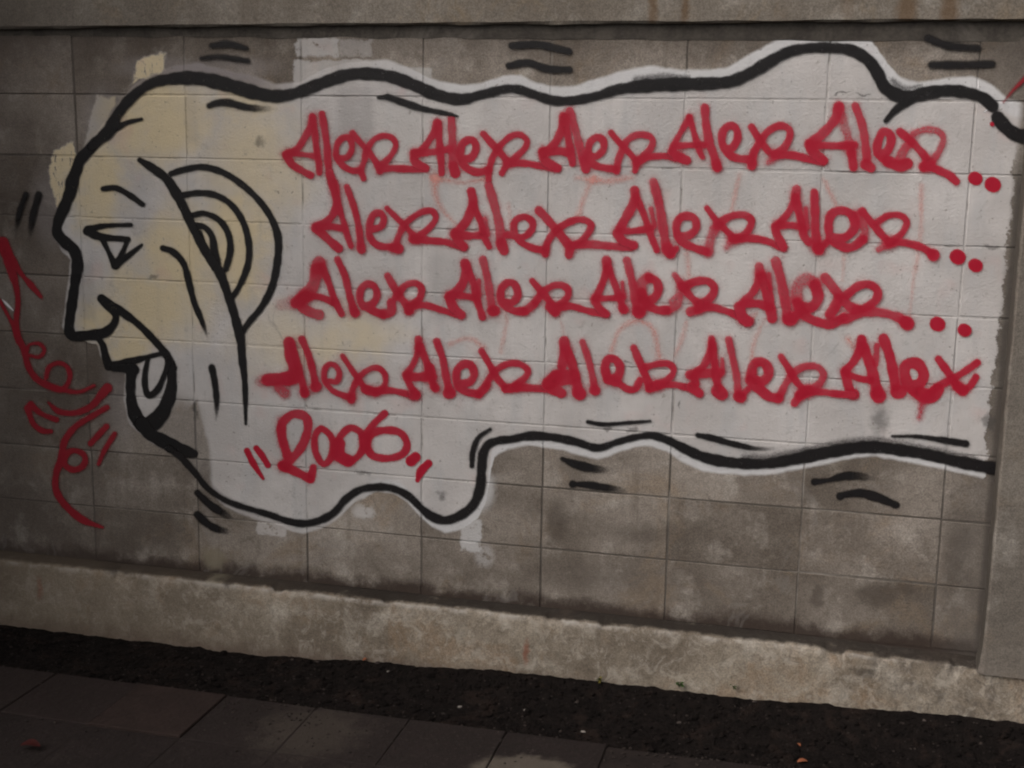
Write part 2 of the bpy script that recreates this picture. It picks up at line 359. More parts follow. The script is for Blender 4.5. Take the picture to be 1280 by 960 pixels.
def simple_mat(name, cols, scale=20, rough=.9, bump=.4, bd=.004, spec=.25, detail=5):
    t = NT(name)
    c = t.mix(t.step(t.noise(scale, detail, .65), .35, .65), cols[0], cols[1])
    if len(cols) > 2: c = t.mix(t.math('MULTIPLY', t.step(t.noise(scale * .33, 6, .7, dist=.7), .52, .66), .7), c, cols[2])
    c = t.mix(.3, c, t.mix(t.noise(scale * 8, 3, .6), (0, 0, 0), (1, 1, 1)), 'OVERLAY')
    t.put(t.b.inputs['Base Color'], c)
    t.b.inputs['Roughness'].default_value = rough; t.b.inputs['Specular IOR Level'].default_value = spec
    t.put(t.b.inputs['Normal'], t.bump(t.noise(scale * 3, 5, .65), bump, bd))
    return t.m
M_SEAL = simple_mat('dark_mortar_bed', [(.050, .043, .037), (.085, .074, .062), (.13, .115, .10)], 14)
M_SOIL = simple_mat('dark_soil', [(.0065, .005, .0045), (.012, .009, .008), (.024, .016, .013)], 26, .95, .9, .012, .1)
M_STONE = simple_mat('pebble', [(.06, .045, .04), (.03, .024, .02), (.11, .09, .08)], 30, .9)
M_STONE2 = simple_mat('dark_stone', [(.035, .026, .022), (.018, .014, .012), (.075, .058, .05)], 30, .9)
M_PALE = simple_mat('pale_chip', [(.30, .27, .24), (.20, .18, .16)], 60, .8)
M_GROUND = simple_mat('asphalt_ground', [(.035, .032, .030), (.055, .050, .046)], 12)
M_SHADE_WALL = simple_mat('shade_wall_render', [(.10, .09, .08), (.15, .135, .12)], 5)  # for the added wall that shades the left end

def slab_mat():
    t = NT('paving_slab')
    rnd = t.n('ShaderNodeObjectInfo').outputs['Random']
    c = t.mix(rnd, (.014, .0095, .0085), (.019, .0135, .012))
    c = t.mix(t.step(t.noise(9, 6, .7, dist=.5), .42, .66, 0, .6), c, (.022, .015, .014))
    c = t.mix(1.0, c, t.n('ShaderNodeObjectInfo').outputs['Color'], 'MULTIPLY')
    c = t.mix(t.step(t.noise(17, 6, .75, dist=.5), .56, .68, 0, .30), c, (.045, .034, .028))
    c = t.mix(.35, c, t.mix(t.noise(170, 3, .6), (0, 0, 0), (1, 1, 1)), 'OVERLAY')
    # pale spill of dried cement
    o = t.sep()
    gx, gy = on_ground(645, 962)
    d = t.vmath('SUBTRACT', t.vmath('ADD', t.co, t.vmath('MULTIPLY', t.vmath('SUBTRACT', t.noise(12, 4, .6, out='Color'), (.5, .5, .5)), (.12, .12, 0))), (gx + .02, gy - .02, 0))
    k = t.step(t.vmath('LENGTH', t.vmath('MULTIPLY', d, (1 / .15, 1 / .10, 0))), 1.15, .85)
    c = t.mix(t.math('MULTIPLY', k, .7), c, (.13, .11, .088))
    gx, gy = on_ground(395, 905)
    d = t.vmath('SUBTRACT', t.vmath('ADD', t.co, t.vmath('MULTIPLY', t.vmath('SUBTRACT', t.noise(22, 5, .7, out='Color'), (.5, .5, .5)), (.3, .3, 0))), (gx, gy - .05, 0))
    k = t.step(t.vmath('LENGTH', t.vmath('MULTIPLY', d, (1 / .18, 1 / .2, 0))), 1.2, .4)
    c = t.mix(t.math('MULTIPLY', k, .38), c, (.085, .07, .055))
    t.put(t.b.inputs['Base Color'], c); t.b.inputs['Roughness'].default_value = .88
    c = t.mix(t.math('MULTIPLY', t.step(t.noise(85, 3, .7), .60, .70), .35), c, (.075, .06, .05))
    t.put(t.b.inputs['Base Color'], c)
    t.put(t.b.inputs['Normal'], t.bump(t.noise(50, 5, .65), .8, .006))
    return t.m
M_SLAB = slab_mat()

def paint_mat(name, full, thin, hi, rough=.55):
    """sprayed paint: 'cover' on the mesh says how much paint landed there"""
    t = NT(name)
    at = t.n('ShaderNodeAttribute', attribute_name='cover').outputs['Fac']
    n1 = t.noise(170, 3, .7); n2 = t.noise(9, 3, .6, stretch=(1, 1, .5))
    al = t.math('ADD', at, t.math('MULTIPLY', t.math('SUBTRACT', n1, .5), t.math('MULTIPLY', t.math('SUBTRACT', 1.0, at), .9)))
    al = t.step(al, .06, .96)
    wear = t.math('ADD', t.step(t.noise(120, 3, .6), .58, .74, 0, .16), t.step(t.noise(14, 5, .75), .58, .74, 0, .18))
    al = t.math('MULTIPLY', al, t.math('SUBTRACT', 1.0, wear), clamp=True)
    c = t.mix(t.step(at, .62, .97), thin, full)
    c = t.mix(t.step(n2, .42, .70, 0, .45), c, hi)
    t.put(t.b.inputs['Base Color'], c)
    t.b.inputs['Roughness'].default_value = rough; t.b.inputs['Specular IOR Level'].default_value = .3
    t.put(t.b.inputs['Alpha'], al)
    t.put(t.b.inputs['Normal'], t.bump(t.noise(18, 6, .6), .35, .006))
    return t.m
M_RED = paint_mat('red_spray_paint', (.40, .004, .023), (.52, .034, .062), (.46, .016, .045))
M_BLACK = paint_mat('black_spray_paint', (.0065, .0055, .006), (.014, .011, .011), (.013, .010, .010))
M_PINK = paint_mat('faded_red_mist', (.80, .30, .25), (.80, .33, .28), (.80, .38, .32), .8)
M_DKRED = paint_mat('dark_red_spray_paint', (.27, .006, .017), (.26, .022, .03), (.30, .018, .027))
M_WHITE = paint_mat('white_scratch_and_glint', (.75, .74, .74), (.7, .69, .69), (.8, .8, .8))

# ------------------------------------------------------------------ spray strokes
def spline(p, n=8):
    p = np.array(p, float)
    if len(p) == 1: return p
    if len(p) == 2: q = np.vstack([2 * p[0] - p[1], p, 2 * p[1] - p[0]])
    elif np.allclose(p[0, :2], p[-1, :2]): q = np.vstack([p[-2], p, p[1]])
    else: q = np.vstack([2 * p[0] - p[1], p, 2 * p[-1] - p[-2]])
    out = []
    for i in range(1, len(q) - 2):
        a_, b_, c_, d_ = q[i - 1:i + 3]
        L = max(2, int(np.hypot(*(c_ - b_)[:2]) / .8))
        t = np.linspace(0, 1, L, endpoint=False)[:, None]
        out.append(.5 * (2 * b_ + (c_ - a_) * t + (2 * a_ - 5 * b_ + 4 * c_ - d_) * t * t + (3 * b_ - a_ - 3 * c_ + d_) * t ** 3))
    out.append(q[-2][None]); return np.vstack(out)

LAYER = [0]
def sprayed(name, strokes, mat, parent, label=None, step=1.25, soft=1.7, dens=1.0, mist=.10, mistr=5.0, yy=None, vary=.0):
    """strokes: list of (points (u, v, r), opts) in photo pixels of the wall plane -> one paint film mesh"""
    ss = [(spline(s_[0]), s_[1]) for s_ in strokes]
    allp = np.vstack([s_[0] for s_ in ss]); pad = allp[:, 2].max() + mistr + 3
    u0, v0 = allp[:, 0].min() - pad, allp[:, 1].min() - pad
    nu = int((allp[:, 0].max() + pad - u0) / step) + 2; nv = int((allp[:, 1].max() + pad - v0) / step) + 2
    miss = np.ones((nv, nu)); rng = np.random.RandomState(len(allp) + int(u0 * 7) % 1000)
    for p, o in ss:
        sf = np.full((nv, nu), 99.0); tt = np.zeros((nv, nu))
        k = rng.rand(4) * 6.28
        for i in range(len(p)):
            u, v, r = p[i]
            wv = r * (1 + .05 * math.sin(i * .13 + k[0]) + .04 * math.sin(i * .31 + k[1]))
            R_ = r + mistr + 2
            i0, i1 = max(0, int((u - R_ - u0) / step)), min(nu, int((u + R_ - u0) / step) + 2)
            j0, j1 = max(0, int((v - R_ - v0) / step)), min(nv, int((v + R_ - v0) / step) + 2)
            uu = u0 + np.arange(i0, i1) * step; vv = v0 + np.arange(j0, j1) * step
            d = np.hypot(uu[None] - u, vv[:, None] - v) - wv
            w_ = d < sf[j0:j1, i0:i1]; tt[j0:j1, i0:i1][w_] = i / len(p)
            sf[j0:j1, i0:i1] = np.minimum(sf[j0:j1, i0:i1], d)
        sft = o.get('soft', soft); de = o.get('dens', dens); ms = o.get('mist', mist)
        x = np.clip((sft * .9 - sf) / (2 * sft), 0, 1); core = x * x * (3 - 2 * x)
        fr = np.exp(-np.clip(sf, 0, None) / (mistr * .45)) * ms
        k2 = rng.rand(6) * 6.28
        vv_, uu_ = np.mgrid[0:nv, 0:nu] * step
        wob = .5 + .25 * (np.sin(uu_ * .11 + vv_ * .17 + k2[0]) + np.sin(uu_ * .23 - vv_ * .09 + k2[1])) * np.sin(vv_ * .13 + k2[2])
        de = de * (1 - vary * np.clip(wob, 0, 1))
        if 'fade' in o: de = de * np.clip((1.02 - tt) / o['fade'], 0, 1) ** .8
        if vary: de = de * (1 - .10 * np.clip(-sf / 3.5, 0, 1))
        miss *= 1 - np.clip(np.maximum(core * de, fr * (sf < mistr + 1)), 0, .985)
    cov = 1 - miss
    cov[cov < .035] = 0
    fm = (cov[:-1, :-1] + cov[1:, :-1] + cov[:-1, 1:] + cov[1:, 1:]) > .09
    jj, ii = np.nonzero(fm)
    idx = -np.ones((nv, nu), int); use = np.zeros((nv, nu), bool)
    for a_, b_ in ((0, 0), (0, 1), (1, 1), (1, 0)): use[jj + a_, ii + b_] = True
    idx[use] = np.arange(use.sum())
    J, I = np.nonzero(use)
    X, Z = on_wall(u0 + I * step, v0 + J * step)
    LAYER[0] = (LAYER[0] + 1) % 24
    y = yy or -.0016 - .00011 * LAYER[0]
    V = np.stack([X, np.full(len(X), y), Z], 1).astype(np.float32)
    F = np.stack([idx[jj, ii], idx[jj + 1, ii], idx[jj + 1, ii + 1], idx[jj, ii + 1]], 1).astype(np.int32)
    me = bpy.data.meshes.new(name)
    me.vertices.add(len(V)); me.vertices.foreach_set('co', V.ravel())
    me.loops.add(F.size); me.loops.foreach_set('vertex_index', F.ravel())
    me.polygons.add(len(F)); me.polygons.foreach_set('loop_start', np.arange(0, F.size, 4, dtype=np.int32))
    me.update(calc_edges=True); me.validate()
    at = me.attributes.new('cover', 'FLOAT', 'POINT'); at.data.foreach_set('value', cov[J, I].astype(np.float32))
    o = link(name, me, mat, parent)
    if label: o['label'] = label
    return o

def P(s_, o=None):
    """'u,v,r u,v,r' -> stroke"""
    return ([tuple(float(q) for q in w.split(',')) for w in s_.split()], o or {})
def Z_(reg, s_, k=1.0):
    """zoomed strokes 'w: x,y x,y; ...' measured in a crop (u0, v0, scale); w = width; a trailing ~d gives density"""
    u0, v0, sc = reg; out = []
    for part in s_.split(';'):
        part = part.strip()
        if not part: continue
        w, pts = part.split(':'); o = {}
        if '~' in w: w, d = w.split('~'); o['dens'] = float(d)
        if '^' in w: w, d = w.split('^'); o['soft'] = float(d)
        w = float(w) * k
        pl = []
        for q in pts.split():
            q = q.split(','); r = (float(q[2]) if len(q) > 2 else w) * sc
            pl.append((u0 + float(q[0]) * sc, v0 + float(q[1]) * sc, r))
        out.append(([(a_, b_, c_ * 1.15) for a_, b_, c_ in pl], o))
    return out

# ------------------------------------------------------------------ the wall
wall = tag(empty('block_wall', (1.2, 0, 0)), 'long grey concrete block wall sprayed with a screaming head and rows of red words', 'wall')
wall.location = (0, 0, 0)
def box_mesh(name, w, h, d=.06, ch=.0015):
    # front face bevelled, origin at the lower left of the front
    v = []
    for (x, z) in ((0, 0), (w, 0), (w, h), (0, h)): v.append((x, d, z))
    for (x, z) in ((0, 0), (w, 0), (w, h), (0, h)): v.append((x, ch, z))
    for (x, z) in ((ch, ch), (w - ch, ch), (w - ch, h - ch), (ch, h - ch)): v.append((x, 0, z))
    f = [(8, 9, 10, 11)]
    for k in range(4):
        n = (k + 1) % 4; f += [(4 + k, 4 + n, 8 + n, 8 + k), (k, n, 4 + n, 4 + k)]
    return mesh(name, v, f)
G = .0052
full_block = box_mesh('block', .4 - G, .2 - G)
full_block.materials.append(M_BLOCK)
for j in range(9):
    for i in range(-5, 8):
        w, h = .4 - G, .2 - G
        if i == 7: w = .30
        if j == 8: h = .184 - .002 * i
        me = full_block
        if i == 7 or j == 8:
            me = box_mesh('block', w, h); me.materials.append(M_BLOCK)
        o = link('block', me, None, wall)
        o.location = (i * .4 + G / 2 + random.uniform(-.0012, .0012), random.uniform(-.0006, .0012), j * .2 + G / 2 + random.uniform(-.001, .001))
        o.rotation_euler = (0, random.uniform(-.0022, .0022), 0)
o = link('mortar', mesh('mortar', [(-2, .0022, -.25), (3.2, .0022, -.25), (3.2, .0022, 1.84), (-2, .0022, 1.84)], [(0, 1, 2, 3)]), M_MORTAR, wall)
# dark mortar strip under the beam, wider to the right
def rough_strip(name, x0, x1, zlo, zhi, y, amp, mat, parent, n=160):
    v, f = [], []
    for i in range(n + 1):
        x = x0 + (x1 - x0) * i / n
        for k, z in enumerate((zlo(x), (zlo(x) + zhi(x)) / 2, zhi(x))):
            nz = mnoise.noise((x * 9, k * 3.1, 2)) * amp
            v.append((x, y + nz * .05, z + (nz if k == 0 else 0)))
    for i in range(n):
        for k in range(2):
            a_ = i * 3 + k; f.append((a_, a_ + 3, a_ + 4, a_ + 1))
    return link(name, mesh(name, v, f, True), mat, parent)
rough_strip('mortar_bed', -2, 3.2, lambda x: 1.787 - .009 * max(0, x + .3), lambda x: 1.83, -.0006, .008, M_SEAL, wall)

# ------------------------------------------------------------------ black drawing
head = sprayed('painted_profile', [
    P('118,180,6.5 112,187,7 100,200,7 96,212,7.5 91,225,8 88,240,8 80,260,7.5 73,277,6.5 72,291,7 82,303,7 93,313,7.5 97,330,7.5 94,352,6.5 90,380,6.5 87,402,6.5 87,414,6.5 93,420,6.5 112,419,7 130,416,6.5 141,407,5.5 145,396,4.5 140,386,5.5 133,379,6.5 127,373,5.5'),
    P('127,373,5 150,388,5.5 175,407,4.5 200,433,5 210,446,5 218,460,4'),
    P('124,424,4 129,432,4.5 132,445,5 136,457,5.5'), P('136,458,5.5 160,453,5.5 185,446,3.5 206,441,3'),
    P('145,160,4.5 160,153,3.5 177,149,2.3')], M_BLACK, wall, 'black profile line of brow, nose and upper lip')
def face_part(name, st, label=None): return sprayed(name, st, M_BLACK, head, label)
face_part('painted_brow', [P('129,236,3.3 145,235,4 162,243.6,4 178.6,255.6,3.3')])
face_part('painted_eye', [P('110,286,4.5 134,282,3.3 164,281,2.8'), P('109,289,5.5 127,296,5 160,299,3.3'), P('160,299,3.3 153.5,315,3.3 145,331,4.5'),
    P('128,298,4 137,317,3.3 144,332,4.8'), P('145,332,4.5 160,320,3.8 177.5,306,2.2')])
face_part('painted_ear', [P('214,217,4 230,212,4 254,208.6,4.3 280,216,4.3 304,231.6,4.3 326,253,4.3 341.6,277.5,4.6 348,301.6,5 346,332,4.8 339,361,4.8 326,385,4.3 311,403,4 302,417,3.8'),
    P('230,243.6,3.8 247.5,241,4.2 269,243.6,4.2 289,255.6,4.2 304,277.5,4.3 311,304,4.3 310,330,4.3 300,356,3.8 289,374,3.5'),
    P('241,269,3.8 256,266.6,3.8 274,275,4 285,291,4.3 288,312.5,4.3 282.5,336,4.3'),
    P('244,282,4.5 256,284,4 265,295,4.3 268,312.5,4.8 272,330,5'), P('249,292,4.5 254,308,5 262,321,6 270,334,6')])
face_part('painted_jaw', [P('175,200,3.8 191,210,5.5 208,223,6 221,242.5,6.5 232,264,6 243,288,5.5 258,315,6 274,339,6.2 282.5,361,5.6 290,383,5.5 296,404,6 301,425,5.8 303,449,5 306,475,4 307,504,3.2 307.5,530,2,')] if False else
    [P('175,200,3.8 191,210,5.5 208,223,6 221,242.5,6.5 232,264,6 243,288,5.5 258,315,6 274,339,6.2 282.5,361,5.6 290,383,5.5 296,404,6 301,425,5.8 303,449,5 306,475,4 307,504,3.2 307.5,530,1.8')])
face_part('painted_cheek', [P('204,310,4.2 217,315,4.3 230,330,4.3 236.6,354,4.3 243,378,4 252,400,3.5 260,423,2', {'fade': .2})])
face_part('painted_neck_line', [P('265,459,4.3 269,480,4.3 271,504,3.6 270,530,1.8', {'soft': 2.2, 'fade': .5})])
face_part('painted_mouth', [P('143,459,5.5 158,460,6 168,462,7'), P('166,460,7 163.5,478,6.2 165,504,7 172,523,9 184,532,10 200,520,10 211,500,8 215,480,6.5 214,460,6 210,449,3.6'),
    P('205,507,6 212,490,6')])
face_part('painted_tongue', [P('185,449,3.2 181.5,468,3.6 182,485,4.2 187,494,4.6 197,487,4.2 205,470,3.5 211,453,4')])
face_part('painted_chin', [P('178,530,9 188,542,8.5 204,551,8.5 220,559,9 236,565,7 243,567,5')])

def bl(name, s_, label=None, **o): return sprayed(name, [P(x, o) for x in s_.split('|')], M_BLACK, wall, label, soft=2.2, mist=.16, mistr=6, vary=.07)
bl('painted_contour', '115,183,6 119,179,7 137,163,8.5 148,142,7 166,121,6.8 190,104,6.5 220,98,8 250,98,8.8 282,105,9 320,116,9 345,120,8 370,116,7.5 402,104,8 432,94,8 460,92,8 490,96,8 520,107,8 545,118,8 575,124,7.5 602,118,6 632,111,5.8 650,112,5.8 665,117,6 690,125,6.3 715,125.5,6 745,120,6 775,111,7 815,106.5,8.5 852,105,8.5 890,104,8 915,101,7.6 940,90,7.8 960,78,7.8 985,65,7 1010,60,6.6 1040,59.5,6.8 1065,63,7.5 1085,75,8 1097,92,8 1107,110,8.5 1130,121,8.5 1160,116,8.5 1185,113,7.8 1210,116,7.8 1228,122,7.5 1240,132,8|1247,147,8.5 1257,159,9 1270,168,9 1288,172,9|1140,124,6 1121,136,5 1107,151,3.5', 'thick wavy black contour along the top of the painted shape')
bl('painted_contour', '212,560,5 228,573,4.6 245,592,4.3 260,610,4 280,624,4 300,632,4 320,638,4 340,644,4.5 360,651,4.7 380,654,5 400,650,5 418,640,5 432,624,5 450,612,5 470,608.5,5 490,610,5 510,619,5 527,635,5 540,645,6 557,650,6 577,643,6 592,630,6.3 600,610,6.5 602,587,6.3 604,567,6 611,555,6 625,550,5.2 640,548.5,5.2 662,544.5,6 690,546,5.5 720,552,5.5 747,559.5,5 772,552,4.5 795,546,4.5 815,544,5 835,550,5.5 855,560,6.2 877,570,7 902,576,7.3 930,579,7 960,579,6.5 990,574,7.5 1030,566,8 1065,560,7.8 1095,558.5,7.8 1130,563,7.5 1160,568,7.2 1190,575,7.5 1220,581,8 1243,585,8', 'black contour running under the writing to the pillar')
L_D = [
 ('265,57,3.5 285,55,4.5 308,60,3.5|252,73,2.5 275,71,3.5 310,76,3.5', 2.6, 'faint pair of black dashes above the forehead'),
 ('262,132,3.8 270,129,4 285,128,4.5 310,134,4.3 345,136,2.8', 2, None),
 ('473,122,2.2 483,121,3|485,121,3.5 505,128,4.5 530,136,3.6 555,141,2.8 572,145,1.6', 1.7, None),
 ('640,57,4.2 670,55.5,4.8 690,59,4.5 711,64,4.5|636,82,4 660,78.5,4.5 685,86,4.5 712,87,4', 1.8, None),
 ('1160,48,5 1185,57,4.8 1222,60,4.5|1164,81,4.8 1200,81,5 1240,80,4.6', 2.8, 'blurred pair of black dashes at the upper right'),
 ('33,243,3.6 25,265,3.4 20,292,2.6|49,243,4 42,268,4 37,300,2.6', 2, None),
 ('735,527,2.5 755,530,2.6 785,528,2.3 813,526,1.8', 1.5, None),
 ('872,543.5,3.2 890,547,3.8 915,554,3.8 945,560,2.8 977,560,2', 1.6, None),
 ('1115,545,1.8 1145,545,2.4 1175,549,3.6 1207,554,4.5', 1.8, None),
 ('590,582,3 591,565,3.4 598,547,3 613,536,2.2', 1.6, None),
 ('703,573,2.8 720,580,5 742,585,5 765,587,3.4', 2.0, None),
 ('716,605,4.6|722,605,3 735,606,4.3 755,609,4.6 785,613,2.6', 2.0, None),
 ('1018,602,4.6 1035,600,2.8 1055,595,5 1075,595,4.8 1096,599,2.6', 2.0, None),
 ('1050,620,5|1056,618,3.6 1075,616,5.4 1095,621,5.4 1120,631,4.4', 2.0, None),
 ('247,616,4.3 262,630,4.6 280,642,4.6 295,651,3|247,643,4.6 260,655,4.6 275,662,4.6 292,665,2.4', 2.2, None)]
for s_, sf, lb in L_D:
    s_ = '|'.join(' '.join('%s,%s,%.2f' % (*w.split(',')[:2], float(w.split(',')[2]) * 1.12) for w in q.split(' ')) for q in s_.split('|')); sf *= 1.15
    bl('painted_dash', s_, lb, soft=sf, **({'fade': .45} if s_[:3] in ('262', '247', '703', '716', '101', '33,', '872') else {}))
sprayed('paint_overspray', [P('930,571,5 960,572,6 990,567,7 1030,559,7 1065,553,7 1095,551,7 1130,556,6 1160,561,6 1190,568,6 1220,574,5', {'soft': 5, 'dens': .5}), P('795,99,5 830,96,6 860,97,4', {'soft': 4, 'dens': .5}), P('1115,100,4 1130,110,5 1150,107,3', {'soft': 4, 'dens': .5})], M_BLACK, wall, 'soft brownish black overspray above the lower contour', mist=.02, yy=-.0014)
sprayed('scratch_and_glint', [P('1230,140,1.0 1237,135,1.4 1243,129,1.2')], M_WHITE, wall, 'white scratch across the black contour', soft=.7, mist=0)
sprayed('scratch_and_glint', [P('3,374,.8 10,381,1.8 17,388,.8')], M_WHITE, wall, 'painted bright glint at the far left', soft=1.0, mist=0)  # a glint of light drawn as white strokes

